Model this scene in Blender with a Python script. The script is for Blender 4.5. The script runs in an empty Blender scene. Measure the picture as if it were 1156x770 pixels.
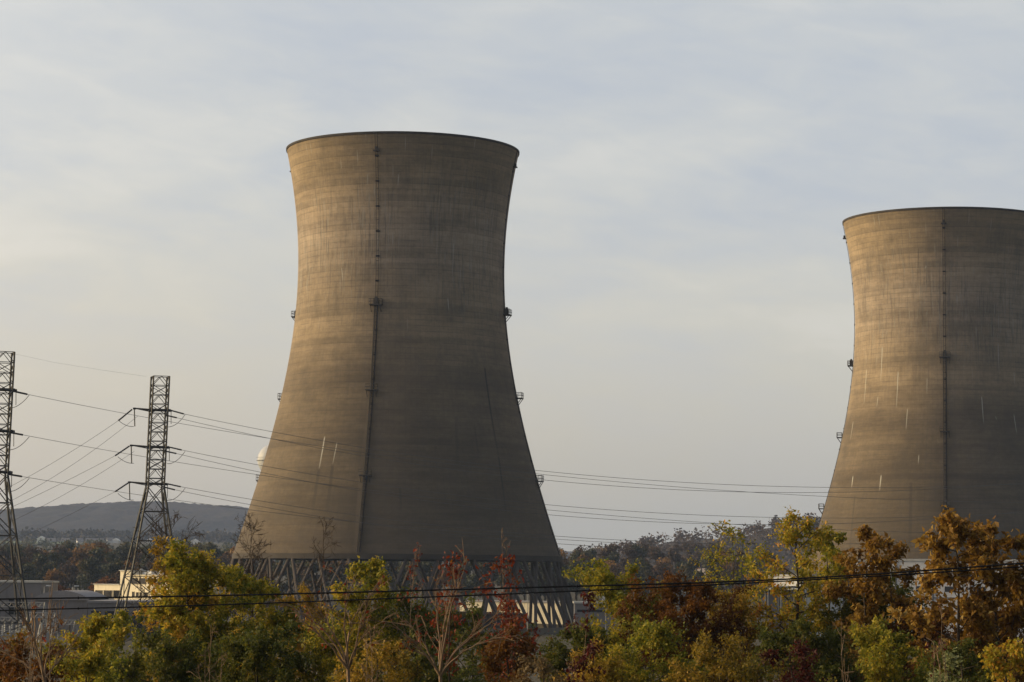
import bpy, math, random
import numpy as np
from mathutils import Vector, Matrix
R = math.radians
random.seed(7)
rng = np.random.default_rng(7)
scn = bpy.context.scene
col = scn.collection

# ------------------------------------------------------------------ camera
CAM = np.array([0.0, 0.0, 12.57])
FPX, PITCH, ROLL = 2869.3, 0.0930, 0.0091
fwd = np.array([0, math.cos(PITCH), math.sin(PITCH)])
up0 = np.array([0, -math.sin(PITCH), math.cos(PITCH)])
rt0 = np.array([1.0, 0, 0])
cr, sr = math.cos(ROLL), math.sin(ROLL)
rgt = cr * rt0 + sr * up0
upv = -sr * rt0 + cr * up0
cd = bpy.data.cameras.new('camera')
cam = bpy.data.objects.new('camera', cd); col.objects.link(cam)
M = Matrix(((rgt[0], upv[0], -fwd[0], CAM[0]), (rgt[1], upv[1], -fwd[1], CAM[1]),
            (rgt[2], upv[2], -fwd[2], CAM[2]), (0, 0, 0, 1)))
cam.matrix_world = M
cd.sensor_width = 36; cd.lens = 36 * FPX / 1156
cd.clip_start = 0.5; cd.clip_end = 20000
scn.camera = cam

def at(px, py, Y):
    """the real place, Y metres out from the viewpoint, of something measured in the photograph"""
    d = fwd * FPX + rgt * (px - 578) + upv * (385 - py)
    return CAM + d * (Y / d[1])
def proj(P):
    d = np.asarray(P) - CAM
    k = FPX / (d @ fwd)
    return np.stack([578 + (d @ rgt) * k, 385 - (d @ upv) * k], -1)

# ------------------------------------------------------------------ sun, sky, exposure
SUN_EL, SUN_AZ = R(16), R(-81)          # azimuth clockwise from +Y
sd = Vector((math.sin(SUN_AZ) * math.cos(SUN_EL), math.cos(SUN_AZ) * math.cos(SUN_EL), math.sin(SUN_EL)))
sl = bpy.data.lights.new('sun', 'SUN'); sl.energy = 3.5; sl.angle = R(24); sl.color = (1.0, 0.75, 0.35)
so = bpy.data.objects.new('sun', sl); col.objects.link(so)
so.rotation_euler = sd.to_track_quat('Z', 'Y').to_euler()
so.location = (-200, 0, 300)

w = bpy.data.worlds.new('World'); scn.world = w; w.use_nodes = True
nt = w.node_tree; nt.nodes.clear()
class NB:
    """tiny node-graph builder"""
    def __init__(s, nt): s.nt = nt
    def n(s, t, **k):
        o = s.nt.nodes.new(t)
        for a, b in k.items(): setattr(o, a, b)
        return o
    def put(s, sock, v):
        if hasattr(v, 'is_output') or isinstance(v, bpy.types.NodeSocket): s.nt.links.new(v, sock)
        elif v is not None: sock.default_value = v
    def m(s, op, a, b=None, c=None, clamp=False):
        o = s.n('ShaderNodeMath', operation=op, use_clamp=clamp)
        for i, v in enumerate((a, b, c)):
            if v is not None: s.put(o.inputs[i], v)
        return o.outputs[0]
    def mix(s, f, a, b, mode='MIX'):
        o = s.n('ShaderNodeMix', data_type='RGBA', blend_type=mode)
        s.put(o.inputs[0], f)
        for i, v in ((6, a), (7, b)):
            if isinstance(v, tuple): v = tuple(v) + (1,) * (4 - len(v))
            s.put(o.inputs[i], v)
        return o.outputs[2]
    def rng(s, v, a, b, c=0.0, d=1.0, smooth=False):
        o = s.n('ShaderNodeMapRange', interpolation_type='SMOOTHSTEP' if smooth else 'LINEAR')
        for i, x in enumerate((v, a, b, c, d)): s.put(o.inputs[i], x)
        return o.outputs[0]
    def noise(s, vec, scale=1, detail=4, rough=.55, dim='3D', dist=0):
        o = s.n('ShaderNodeTexNoise', noise_dimensions=dim)
        if vec is not None: s.put(o.inputs['Vector'], vec)
        o.inputs['Scale'].default_value = scale; o.inputs['Detail'].default_value = detail
        o.inputs['Roughness'].default_value = rough; o.inputs['Distortion'].default_value = dist
        return o.outputs[0]
    def comb(s, x, y, z=0.0):
        o = s.n('ShaderNodeCombineXYZ')
        for i, v in enumerate((x, y, z)): s.put(o.inputs[i], v)
        return o.outputs[0]
    def sep(s, v):
        o = s.n('ShaderNodeSeparateXYZ'); s.put(o.inputs[0], v); return o.outputs
    def ramp(s, f, stops, interp='LINEAR'):
        o = s.n('ShaderNodeValToRGB'); r = o.color_ramp; r.interpolation = interp
        while len(r.elements) > 1: r.elements.remove(r.elements[-1])
        r.elements[0].position = stops[0][0]; r.elements[0].color = tuple(stops[0][1]) + (1,)
        for p, c in stops[1:]:
            e = r.elements.new(p); e.color = tuple(c) + (1,)
        s.put(o.inputs[0], f); return o.outputs[0]
b = NB(nt)
sky = b.n('ShaderNodeTexSky', sky_type='NISHITA'); sky.sun_disc = False
sky.sun_elevation = SUN_EL; sky.sun_rotation = SUN_AZ % (2 * math.pi)
sky.air_density = 1.5; sky.dust_density = 3
tc = b.n('ShaderNodeTexCoord'); dx, dy, dz = b.sep(tc.outputs['Generated'])
bg1 = b.n('ShaderNodeBackground'); b.put(bg1.inputs[0], sky.outputs[0]); bg1.inputs[1].default_value = 0.05 * .8
# thin high cloud sheet: pale near the horizon, greyer blue higher up, streaky
el = b.m('MAXIMUM', dz, 0.0)
cl = b.ramp(b.rng(el, 0, 1.0), [(0.0, (.42, .40, .355)), (.045, (.465, .45, .415)), (.10, (.53, .515, .49)), (.16, (.53, .53, .54)),
                                  (.24, (.48, .495, .53)), (.6, (.21, .205, .215)), (1, (.14, .14, .155))])
inv = b.m('DIVIDE', 1.0, b.m('ADD', el, .12))
cvec = b.comb(b.m('MULTIPLY', dx, inv), b.m('MULTIPLY', dy, inv), 0.0)
c1 = b.noise(cvec, .9, 6, .5, dist=.6)
c2 = b.noise(b.comb(b.m('MULTIPLY', dx, 7.0), b.m('MULTIPLY', dz, 16.0), 3.1), 1.0, 5, .5, dist=.5)
c3 = b.noise(b.comb(b.m('ADD', b.m('MULTIPLY', dx, 26.0), b.m('MULTIPLY', dz, 30.0)), b.m('MULTIPLY', dz, 75.0), 9.4), 1.0, 4, .55, dist=.4)
f = b.m('ADD', b.m('ADD', b.m('MULTIPLY', c1, .25), b.m('MULTIPLY', c2, .5)), b.m('MULTIPLY', c3, .25))
thin = b.m('MULTIPLY', b.rng(f, .40, .62, 0, 1, True), b.rng(el, .03, .17, .15, 1, True))
cl2 = b.mix(b.m('MULTIPLY', thin, 1.0), cl, (.41, .44, .52))
thick = b.rng(f, .47, .33, 0, .5, True)
cl3 = b.mix(thick, cl2, (.62, .60, .59))
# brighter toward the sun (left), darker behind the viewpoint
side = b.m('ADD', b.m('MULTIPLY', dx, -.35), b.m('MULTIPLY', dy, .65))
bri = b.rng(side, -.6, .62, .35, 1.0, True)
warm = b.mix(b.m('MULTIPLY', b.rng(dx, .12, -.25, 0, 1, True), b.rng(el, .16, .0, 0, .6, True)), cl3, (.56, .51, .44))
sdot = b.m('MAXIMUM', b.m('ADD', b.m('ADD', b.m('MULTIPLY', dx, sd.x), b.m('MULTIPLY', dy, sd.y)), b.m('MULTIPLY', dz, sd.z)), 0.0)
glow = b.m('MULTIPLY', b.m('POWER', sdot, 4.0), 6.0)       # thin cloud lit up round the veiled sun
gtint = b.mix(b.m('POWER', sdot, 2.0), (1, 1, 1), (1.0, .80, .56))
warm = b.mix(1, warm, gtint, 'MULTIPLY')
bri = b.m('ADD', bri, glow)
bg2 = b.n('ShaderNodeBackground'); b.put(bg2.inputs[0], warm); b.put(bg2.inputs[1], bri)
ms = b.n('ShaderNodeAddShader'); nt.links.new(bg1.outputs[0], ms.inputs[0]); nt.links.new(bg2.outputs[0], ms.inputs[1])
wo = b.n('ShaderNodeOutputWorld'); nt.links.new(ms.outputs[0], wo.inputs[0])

scn.view_settings.view_transform = 'Standard'; scn.view_settings.look = 'None'
scn.view_settings.exposure = 0.0; scn.view_settings.gamma = 1
scn.render.engine = 'CYCLES'
scn.cycles.max_bounces = 5; scn.cycles.diffuse_bounces = 2; scn.cycles.volume_bounces = 1
scn.cycles.transparent_max_bounces = 8

# ------------------------------------------------------------------ materials
def newmat(name, rough=.9):
    m = bpy.data.materials.new(name); m.use_nodes = True
    bs = m.node_tree.nodes['Principled BSDF']; bs.inputs['Roughness'].default_value = rough
    bs.inputs['Specular IOR Level'].default_value = .25
    return m, NB(m.node_tree), bs
def simple(name, c, rough=.85, var=.25, scale=.6, metal=0, dirt=None):
    """one base colour broken up by two sizes of noise, with optional dirt streaks"""
    m, b, bs = newmat(name, rough)
    t = b.n('ShaderNodeTexCoord')
    n1 = b.noise(t.outputs['Object'], scale, 5, .6); n2 = b.noise(t.outputs['Object'], scale * 9, 3, .6)
    k = b.m('ADD', b.m('MULTIPLY', n1, .65), b.m('MULTIPLY', n2, .35))
    lo = tuple(x * (1 - var) for x in c); hi = tuple(min(1, x * (1 + var)) for x in c)
    cc = b.mix(b.rng(k, .3, .7), lo, hi)
    if dirt:
        x, y, z = b.sep(t.outputs['Object'])
        st = b.noise(b.comb(b.m('MULTIPLY', b.m('ADD', x, y), 1.2), b.m('MULTIPLY', z, .12)), 1.0, 4, .6)
        cc = b.mix(b.rng(st, .52, .75, 0, .6, True), cc, dirt)
    b.put(bs.inputs['Base Color'], cc); bs.inputs['Metallic'].default_value = metal
    return m
def leafmat(name, stops, trans=.35):
    m, b, bs = newmat(name, .6)
    a = b.n('ShaderNodeAttribute', attribute_name='var')
    c = b.ramp(a.outputs['Fac'], stops)
    b.put(bs.inputs['Base Color'], c)
    tr = b.n('ShaderNodeBsdfTranslucent'); b.put(tr.inputs[0], c)
    mx = b.n('ShaderNodeMixShader'); mx.inputs[0].default_value = trans
    nt = m.node_tree
    nt.links.new(bs.outputs[0], mx.inputs[1]); nt.links.new(tr.outputs[0], mx.inputs[2])
    nt.links.new(mx.outputs[0], nt.nodes['Material Output'].inputs[0])
    return m

# ------------------------------------------------------------------ mesh helpers
def link(o, parent=None):
    col.objects.link(o)
    if parent is not None: o.parent = parent
    return o
def tag(o, label=None, cat=None, group=None, kind=None):
    if label: o['label'] = label
    if cat: o['category'] = cat
    if group: o['group'] = group
    if kind: o['kind'] = kind
    return o
def empty(name, loc, rz=0):
    o = bpy.data.objects.new(name, None); o.location = tuple(loc); o.rotation_euler = (0, 0, rz)
    o.empty_display_size = .5
    return link(o)
def fast_mesh(name, V, F, attr=None, uv=None, smooth=False):
    """V (n,3), F (m,k) with constant k"""
    me = bpy.data.meshes.new(name)
    V = np.asarray(V, np.float32); F = np.asarray(F, np.int32); k = F.shape[1]
    me.vertices.add(len(V)); me.vertices.foreach_set('co', V.ravel())
    me.loops.add(F.size); me.loops.foreach_set('vertex_index', F.ravel())
    me.polygons.add(len(F)); me.polygons.foreach_set('loop_start', np.arange(0, F.size, k, dtype=np.int32))
    me.polygons.foreach_set('loop_total', np.full(len(F), k, np.int32))
    if smooth: me.polygons.foreach_set('use_smooth', np.ones(len(F), bool))
    me.update(calc_edges=True)
    if attr is not None:
        a = me.attributes.new('var', 'FLOAT', 'FACE'); a.data.foreach_set('value', np.asarray(attr, np.float32))
    if uv is not None:
        u = me.uv_layers.new(name='UVMap'); u.data.foreach_set('uv', np.asarray(uv, np.float32).ravel())
    me.validate()
    return me
class MB:
    """collects boxes, bars, tubes into ONE mesh"""
    def __init__(s): s.v = []; s.f = []; s.n = 0
    def add(s, V, F):
        for q in F: s.f.append(tuple(i + s.n for i in q))
        s.v.extend([tuple(p) for p in V]); s.n += len(V); return s
    def box(s, c, d, rz=0):
        x, y, z = d[0] / 2, d[1] / 2, d[2] / 2; ca, sa = math.cos(rz), math.sin(rz)
        V = [(c[0] + ca * a - sa * e, c[1] + sa * a + ca * e, c[2] + g) for a in (-x, x) for e in (-y, y) for g in (-z, z)]
        return s.add(V, [(0, 1, 3, 2), (4, 6, 7, 5), (0, 4, 5, 1), (2, 3, 7, 6), (0, 2, 6, 4), (1, 5, 7, 3)])
    def tube(s, pts, rad, k=5, cap=True):
        pts = [np.asarray(p, float) for p in pts]; n = len(pts)
        if not hasattr(rad, '__len__'): rad = [rad] * n
        V = []
        for i, p in enumerate(pts):
            t = pts[min(i + 1, n - 1)] - pts[max(i - 1, 0)]; t = t / (np.linalg.norm(t) + 1e-9)
            a = np.cross(t, (0, 0, 1.0) if abs(t[2]) < .9 else (1.0, 0, 0)); a /= np.linalg.norm(a); c = np.cross(t, a)
            for j in range(k):
                th = 2 * math.pi * j / k
                V.append(p + rad[i] * (math.cos(th) * a + math.sin(th) * c))
        F = [(i * k + j, i * k + (j + 1) % k, (i + 1) * k + (j + 1) % k, (i + 1) * k + j) for i in range(n - 1) for j in range(k)]
        if cap: F += [tuple(range(k))[::-1], tuple((n - 1) * k + j for j in range(k))]
        return s.add(V, F)
    def lathe(s, prof, c=(0, 0, 0), k=24):
        V = [(c[0] + r * math.cos(2 * math.pi * j / k), c[1] + r * math.sin(2 * math.pi * j / k), c[2] + z) for r, z in prof for j in range(k)]
        n = len(prof)
        return s.add(V, [(i * k + j, i * k + (j + 1) % k, (i + 1) * k + (j + 1) % k, (i + 1) * k + j) for i in range(n - 1) for j in range(k)])
    def mesh(s, name, smooth=False):
        me = bpy.data.meshes.new(name); me.from_pydata(s.v, [], s.f); me.update()
        if smooth: me.polygons.foreach_set('use_smooth', np.ones(len(me.polygons), bool))
        return me
    def build(s, name, mat, parent=None, smooth=False, loc=None, rz=0):
        o = bpy.data.objects.new(name, s.mesh(name, smooth)); o.data.materials.append(mat)
        if loc is not None: o.location = tuple(loc)
        o.rotation_euler = (0, 0, rz)
        return link(o, parent)
def copy_tree(o, parent=None):
    c = o.copy(); col.objects.link(c)
    if parent is not None: c.parent = parent
    for ch in list(o.children): copy_tree(ch, c)
    return c

# smooth value noise for terrain in python
_perm = rng.random((64, 64))
def vnoise(x, y):
    x = np.asarray(x, float); y = np.asarray(y, float)
    xi, yi = np.floor(x).astype(int), np.floor(y).astype(int); fx, fy = x - xi, y - yi
    fx = fx * fx * (3 - 2 * fx); fy = fy * fy * (3 - 2 * fy)
    g = lambda a, c: _perm[a % 64, c % 64]
    return (g(xi, yi) * (1 - fx) + g(xi + 1, yi) * fx) * (1 - fy) + (g(xi, yi + 1) * (1 - fx) + g(xi + 1, yi + 1) * fx) * fy

# ------------------------------------------------------------------ terrain
def gz(x, y):
    x = np.asarray(x, float); y = np.asarray(y, float)
    bank = np.interp(y, [-60, 0, 12, 45, 115, 150], [11.2, 10.9, 10.4, 6.2, 5.0, 0.0])
    far = np.interp(y, [700, 900, 1300, 1500, 3000, 7000], [0, 3, 13, 19, 22, 24])
    sx = np.clip((60 - x) / 300, 0, 1); sx = sx * sx * (3 - 2 * sx)
    far = far + sx * np.interp(y, [1300, 1500, 2400, 3300, 7000], [0, 1, 20, 34, 36])
    return bank * (y < 160) + far + (vnoise(x / 9, y / 9) - .5) * .5 * (y < 140)
m_ground, b, bs = newmat('ground_soil', .95)
t = b.n('ShaderNodeTexCoord')
n1 = b.noise(t.outputs['Object'], .02, 6, .6); n2 = b.noise(t.outputs['Object'], .8, 4, .6)
g = b.ramp(b.m('ADD', b.m('MULTIPLY', n1, .7), b.m('MULTIPLY', n2, .3)), [(.35, (.030, .030, .015)), (.5, (.050, .042, .022)), (.62, (.060, .048, .030)), (.7, (.050, .045, .036))])
b.put(bs.inputs['Base Color'], g)
xs = np.concatenate([np.linspace(-6000, -400, 24), np.linspace(-360, -70, 20), np.linspace(-60, 60, 81), np.linspace(70, 360, 20), np.linspace(400, 6000, 24)])
ys = np.concatenate([np.linspace(-150, 0, 16), np.linspace(3, 160, 60), np.linspace(180, 1300, 40), np.linspace(1400, 7000, 24)])
X, Y = np.meshgrid(xs, ys); Z = gz(X, Y)
V = np.stack([X, Y, Z], -1).reshape(-1, 3); nx = len(xs)
I = (np.arange(len(ys) - 1)[:, None] * nx + np.arange(nx - 1)[None]).ravel()
F = np.stack([I, I + 1, I + nx + 1, I + nx], -1)
o = bpy.data.objects.new('ground', fast_mesh('ground', V, F, smooth=True)); o.data.materials.append(m_ground); link(o); tag(o, kind='structure')

def hill(name, x0, x1, ridge, y0, depth, mat, cell, amp, label=None):
    """ridge(x) gives crest height; a rounded ridge between y0 and y0+depth"""
    xs = np.arange(x0, x1, cell); tt = np.linspace(0, 1, int(depth / cell) + 1)
    X, T = np.meshgrid(xs, tt); Y = y0 + T * depth
    prof = np.sin(np.clip(T, 0, 1) * math.pi) ** .8
    Z = -3 + (ridge(X) + 3) * prof
    Z += amp * (rng.random(X.shape) - .4) * np.clip(prof * 4, 0, 1) + amp * .8 * (vnoise(X / cell / 9, Y / cell / 9) - .5) * prof
    V = np.stack([X, Y, Z], -1).reshape(-1, 3); nx = len(xs)
    I = (np.arange(len(tt) - 1)[:, None] * nx + np.arange(nx - 1)[None]).ravel()
    F = np.stack([I, I + 1, I + nx + 1, I + nx], -1)
    o = bpy.data.objects.new(name, fast_mesh(name, V, F)); o.data.materials.append(mat); link(o)
    return tag(o, kind='structure')
m_hill, b, bs = newmat('wooded_hillside', 1)
t = b.n('ShaderNodeTexCoord'); n1 = b.noise(t.outputs['Object'], .004, 6, .6); n2 = b.noise(t.outputs['Object'], .12, 4, .8)
b.put(bs.inputs['Base Color'], b.ramp(b.m('ADD', b.m('MULTIPLY', n1, .5), b.m('MULTIPLY', n2, .5)), [(.38, (.020, .018, .020)), (.5, (.042, .034, .032)), (.62, (.075, .055, .047))]))
# far ridge on the left, about 4.4 km off
def ridge_l(X):
    px = 578 + X / 4400 * FPX
    py = np.interp(px, [-400, -150, 10, 60, 110, 150, 200, 260, 330, 450, 600, 800], [610, 592, 583, 578, 574, 572, 572.5, 575, 582, 600, 618, 640])
    return 12.57 + (652 - py) / FPX * 4400
hill('hill', -1700, 500, ridge_l, 3900, 1000, m_hill, 11, 6)
def ridge_r(X):
    px = 578 + X / 1900 * FPX
    py = np.interp(px, [640, 720, 760, 840, 870, 905, 940, 1000, 1100, 1300, 1500], [640, 628, 617, 612, 601, 598, 599, 602, 606, 612, 640])
    return 12.57 + (652 - py) / FPX * 1900 + 4
hr = hill('hill', 20, 700, ridge_r, 1650, 500, m_hill, 9, 3)

# ------------------------------------------------------------------ cooling towers
H = 98.0
def rad(z): 
    k = np.where(np.asarray(z) > 69.1252, 54.6314, 56.6847)
    return 24.9026 * np.sqrt(1 + ((np.asarray(z, float) - 69.1252) / k) ** 2)
T1, T2 = np.array([-26.888, 610.542]), np.array([120.176, 701.183])
ZB1, ZB2 = 17.5, 14.5
LAD = math.atan2(-T1[1], -T1[0]) + R(-12.9)       # world angle of the camera-facing ladder (same on both towers)
def find_uv(px, py, T, zb):
    best = None
    th = math.atan2(-T[1], -T[0]) + np.radians(np.linspace(-88, 88, 353)); z = np.linspace(0, H, 393)
    A, Zz = np.meshgrid(th, z); r = rad(Zz)
    q = proj(np.stack([T[0] + r * np.cos(A), T[1] + r * np.sin(A), zb + Zz], -1))
    k = np.argmin((q[..., 0] - px) ** 2 + (q[..., 1] - py) ** 2)
    a = A.ravel()[k] % (2 * math.pi)
    return a / (2 * math.pi), Zz.ravel()[k] / H

def tower_material(name, T, zb, streaks, seed):
    m, b, bs = newmat(name, .92)
    uvn = b.n('ShaderNodeUVMap'); u, v, _ = b.sep(uvn.outputs[0])
    ang = b.m('MULTIPLY', u, 2 * math.pi)
    cx, cy = b.m('COSINE', ang), b.m('SINE', ang)
    def cyl(ks, kv, off=0.0):    # noise space wrapping round the shell without a seam
        return b.comb(b.m('MULTIPLY', cx, ks), b.m('MULTIPLY', cy, ks), b.m('ADD', b.m('MULTIPLY', v, kv), off + seed))
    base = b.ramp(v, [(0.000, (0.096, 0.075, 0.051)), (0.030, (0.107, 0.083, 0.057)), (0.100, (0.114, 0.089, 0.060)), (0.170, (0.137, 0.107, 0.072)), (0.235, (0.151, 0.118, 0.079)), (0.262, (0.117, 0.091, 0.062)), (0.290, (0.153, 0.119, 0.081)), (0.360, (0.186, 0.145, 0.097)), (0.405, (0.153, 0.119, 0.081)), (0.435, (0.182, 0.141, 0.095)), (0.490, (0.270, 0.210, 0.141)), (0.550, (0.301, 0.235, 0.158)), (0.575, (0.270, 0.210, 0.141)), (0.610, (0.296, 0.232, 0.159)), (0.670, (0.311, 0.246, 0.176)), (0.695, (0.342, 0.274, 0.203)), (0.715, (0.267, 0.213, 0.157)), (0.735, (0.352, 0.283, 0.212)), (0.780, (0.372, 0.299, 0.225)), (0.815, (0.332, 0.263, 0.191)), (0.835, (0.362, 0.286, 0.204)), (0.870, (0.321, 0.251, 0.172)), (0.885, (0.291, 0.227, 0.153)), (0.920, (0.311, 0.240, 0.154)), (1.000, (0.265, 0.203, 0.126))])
    # broad uneven rings of weathering
    r1 = b.noise(cyl(.9, 8, 0), 1, 6, .65); r2 = b.noise(cyl(2.2, 60, 5), 1, 4, .7)
    ring = b.m('ADD', b.m('MULTIPLY', r1, .6), b.m('MULTIPLY', r2, .4))
    c = b.mix(b.rng(ring, .36, .62, 0, 1, True), b.mix(1, base, (.74, .73, .72), 'MULTIPLY'), b.mix(1, base, (1.18, 1.17, 1.16), 'MULTIPLY'))
    gr = b.noise(cyl(26, 90, 11), 1, 5, .75)
    c = b.mix(b.rng(gr, .35, .68), b.mix(1, c, (.87, .86, .85), 'MULTIPLY'), b.mix(1, c, (1.11, 1.11, 1.10), 'MULTIPLY'))
    # formwork lifts, 1.3 m each
    lift = b.m('FRACT', b.m('MULTIPLY', v, 74.0))
    cell = b.n('ShaderNodeTexWhiteNoise', noise_dimensions='1D'); b.put(cell.inputs['W'], b.m('FLOOR', b.m('MULTIPLY', v, 74.0)))
    c = b.mix(b.m('MULTIPLY', cell.outputs[0], .30), c, (.075, .062, .048))
    joint = b.m('MULTIPLY', b.m('LESS_THAN', lift, .16), b.rng(b.noise(cyl(6, 30), 1, 2), .35, .65, .1, .6))
    c = b.mix(b.m('MULTIPLY', joint, .55), c, (.07, .06, .05))
    # panel joints running up the meridians
    pj = b.m('LESS_THAN', b.m('FRACT', b.m('MULTIPLY', u, 144.0)), .09)
    c = b.mix(b.m('MULTIPLY', pj, .13), c, (.05, .045, .04))
    # grey runoff streaks, strongest round the throat
    s1 = b.noise(cyl(46, 11), 1, 5, .7); s2 = b.noise(cyl(95, 22, 8), 1, 3, .6)
    thr = b.m('MULTIPLY', b.rng(v, .50, .66, 0, 1, True), b.rng(v, .98, .82, 0, 1, True))
    patch = b.rng(b.noise(cyl(2.2, 5, 2), 1, 3), .38, .62, .15, 1, True)
    c = b.mix(b.m('MULTIPLY', b.rng(s1, .50, .62, 0, .36, True), b.m('ADD', b.m('MULTIPLY', thr, patch), .28)), c, (.065, .062, .06))
    c = b.mix(b.m('MULTIPLY', b.m('MULTIPLY', b.rng(s2, .56, .62, 0, .55, True), thr), patch), c, (.30, .29, .26))
    # general blotches
    bl = b.noise(cyl(3.5, 9, 4), 1, 6, .65)
    c = b.mix(b.rng(bl, .45, .72, 0, .42, True), c, (.072, .062, .05))
    # sparse chalky lime dashes
    vo = b.n('ShaderNodeTexVoronoi', feature='F1', voronoi_dimensions='2D'); b.put(vo.inputs['Vector'], b.comb(b.m('MULTIPLY', u, 300.0), b.m('MULTIPLY', v, 17.0)))
    vo.inputs['Scale'].default_value = 1
    rnd = b.sep(vo.outputs['Color'])[0]
    px_ = b.m('ABSOLUTE', b.m('SUBTRACT', b.m('MULTIPLY', u, 300.0), b.sep(vo.outputs['Position'])[0]))
    dash = b.m('MULTIPLY', b.m('LESS_THAN', px_, .12), b.m('MULTIPLY', b.m('GREATER_THAN', rnd, .972), b.rng(vo.outputs['Distance'], .36, .1)))
    c = b.mix(b.m('MULTIPLY', dash, b.rng(v, .45, .62, 0, .55)), c, (.42, .41, .37))
    # streaks that stand at known places
    for (x0, y0, x1, y1, wd, colr, st) in streaks:
        u0, v0 = find_uv(x0, y0, T, zb); u1, v1 = find_uv(x1, y1, T, zb)
        tpar = b.rng(v, v1, v0, 0, 1)                                # 0 at the foot, 1 at the top
        uc = b.m('ADD', b.m('MULTIPLY', tpar, u0 - u1), u1)
        wob = b.m('MULTIPLY', b.m('SUBTRACT', b.noise(cyl(1, 60), 1, 2), .5), wd * .5)
        d = b.m('ABSOLUTE', b.m('SUBTRACT', b.m('ADD', u, wob), uc))
        inside = b.m('MULTIPLY', b.rng(d, wd, wd * .3, 0, 1, True), b.m('MULTIPLY', b.rng(v, v1 - .004, v1 + .01, 0, 1, True), b.rng(v, v0 + .004, v0 - .005, 0, 1, True)))
        inside = b.m('MULTIPLY', inside, b.rng(tpar, 0, .6, .35, 1))
        c = b.mix(b.m('MULTIPLY', inside, st), c, colr)
    b.put(bs.inputs['Base Color'], c)
    bp = b.n('ShaderNodeBump'); bp.inputs['Strength'].default_value = .35; bp.inputs['Distance'].default_value = .25
    b.put(bp.inputs['Height'], b.m('ADD', b.m('MULTIPLY', cell.outputs[0], .3), b.m('ADD', r2, b.m('MULTIPLY', bl, .7))))
    nt = m.node_tree; nt.links.new(bp.outputs[0], bs.inputs['Normal'])
    return m
WH, DK, TN = (.50, .49, .44), (.045, .040, .035), (.24, .19, .13)
st1 = [(367, 493, 360, 530, .0011, WH, .8), (380, 500, 375, 524, .0009, WH, .6), (360, 530, 352, 575, .0028, DK, .5), (375, 524, 369, 580, .0028, DK, .45),
       (547, 415, 563, 515, .0024, DK, .9), (563, 515, 572, 580, .0018, DK, .6), (450, 197, 449, 212, .0012, WH, .4), (386, 303, 387, 318, .001, WH, .6),
       (512, 275, 511, 310, .0011, WH, .4), (506, 337, 507, 352, .0011, WH, .55), (452, 550, 452, 580, .002, DK, .4),
       (417, 452, 407, 530, .0028, TN, .18), (408, 530, 401, 622, .0032, TN, .25), (417, 462, 416, 468, .0022, (.25, .09, .03), .8), (515, 470, 517, 540, .003, DK, .25),
       (536, 480, 540, 520, .002, DK, .3), (394, 395, 390, 470, .004, DK, .15)]
st2 = [(978, 418, 975, 456, .0011, WH, .75), (996, 392, 994, 430, .0012, WH, .75), (1014, 420, 1012, 460, .0011, WH, .75), (991, 448, 990, 460, .001, WH, .6),
       (1047, 427, 1046, 445, .0010, WH, .5), (1024, 462, 1023, 486, .0010, WH, .65), (963, 476, 960, 496, .0011, WH, .65), (1037, 514, 1037, 524, .0010, WH, .6),
       (963, 538, 961, 551, .0013, WH, .75), (995, 537, 993, 554, .0013, WH, .75), (1108, 448, 1111, 478, .0011, WH, .7), (1145, 468, 1148, 490, .0011, WH, .6),
       (1127, 388, 1128, 420, .001, WH, .5), (1124, 470, 1125, 475, .001, WH, .5), (1145, 420, 1146, 436, .001, WH, .4), (965, 560, 958, 640, .002, DK, .4),
       (1037, 280, 1036, 320, .0012, DK, .5), (1028, 545, 1027, 640, .003, DK, .4), (1045, 300, 1044, 305, .002, WH, .5)]
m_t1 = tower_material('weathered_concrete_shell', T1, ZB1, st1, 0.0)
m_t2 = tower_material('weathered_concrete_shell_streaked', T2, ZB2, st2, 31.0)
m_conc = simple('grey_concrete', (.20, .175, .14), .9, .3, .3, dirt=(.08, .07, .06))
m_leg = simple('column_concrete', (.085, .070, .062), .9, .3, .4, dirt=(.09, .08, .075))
m_steel = simple('dark_weathered_steel', (.045, .038, .032), .6, .3, 1.0)
m_lad = simple('rusty_black_ladder_steel', (.016, .012, .010), .8, .3, 1.0)
m_fill = simple('dark_fill_timber', (.06, .04, .035), .9, .4, .8)
def shell_mesh(zb):
    K = 240; z = np.concatenate([np.linspace(0, H, 90)])
    a = np.linspace(0, 2 * math.pi, K + 1)
    ro = rad(z); ri = ro - np.interp(z, [0, 8, 90, 98], [1.1, .35, .3, .9])
    prof = [(r, q) for r, q in zip(ro, z)] + [(r, q) for r, q in zip(ri[::-1], z[::-1])] + [(ro[0], 0)]
    P = np.array(prof); n = len(P)
    Rr, A = np.meshgrid(P[:, 0], a, indexing='ij'); Zz = np.repeat(P[:, 1][:, None], K + 1, 1)
    V = np.stack([Rr * np.cos(A), Rr * np.sin(A), Zz + zb], -1).reshape(-1, 3)
    U = np.stack([A / (2 * math.pi), Zz / H], -1).reshape(-1, 2)
    I = (np.arange(n - 1)[:, None] * (K + 1) + np.arange(K)[None]).ravel()
    F = np.stack([I, I + 1, I + K + 2, I + K + 1], -1)
    return fast_mesh('shell', V, F, uv=U[F.ravel()], smooth=False)
def add_smooth(me):
    me.polygons.foreach_set('use_smooth', np.ones(len(me.polygons), bool)); me.update()
NL = 34
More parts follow.
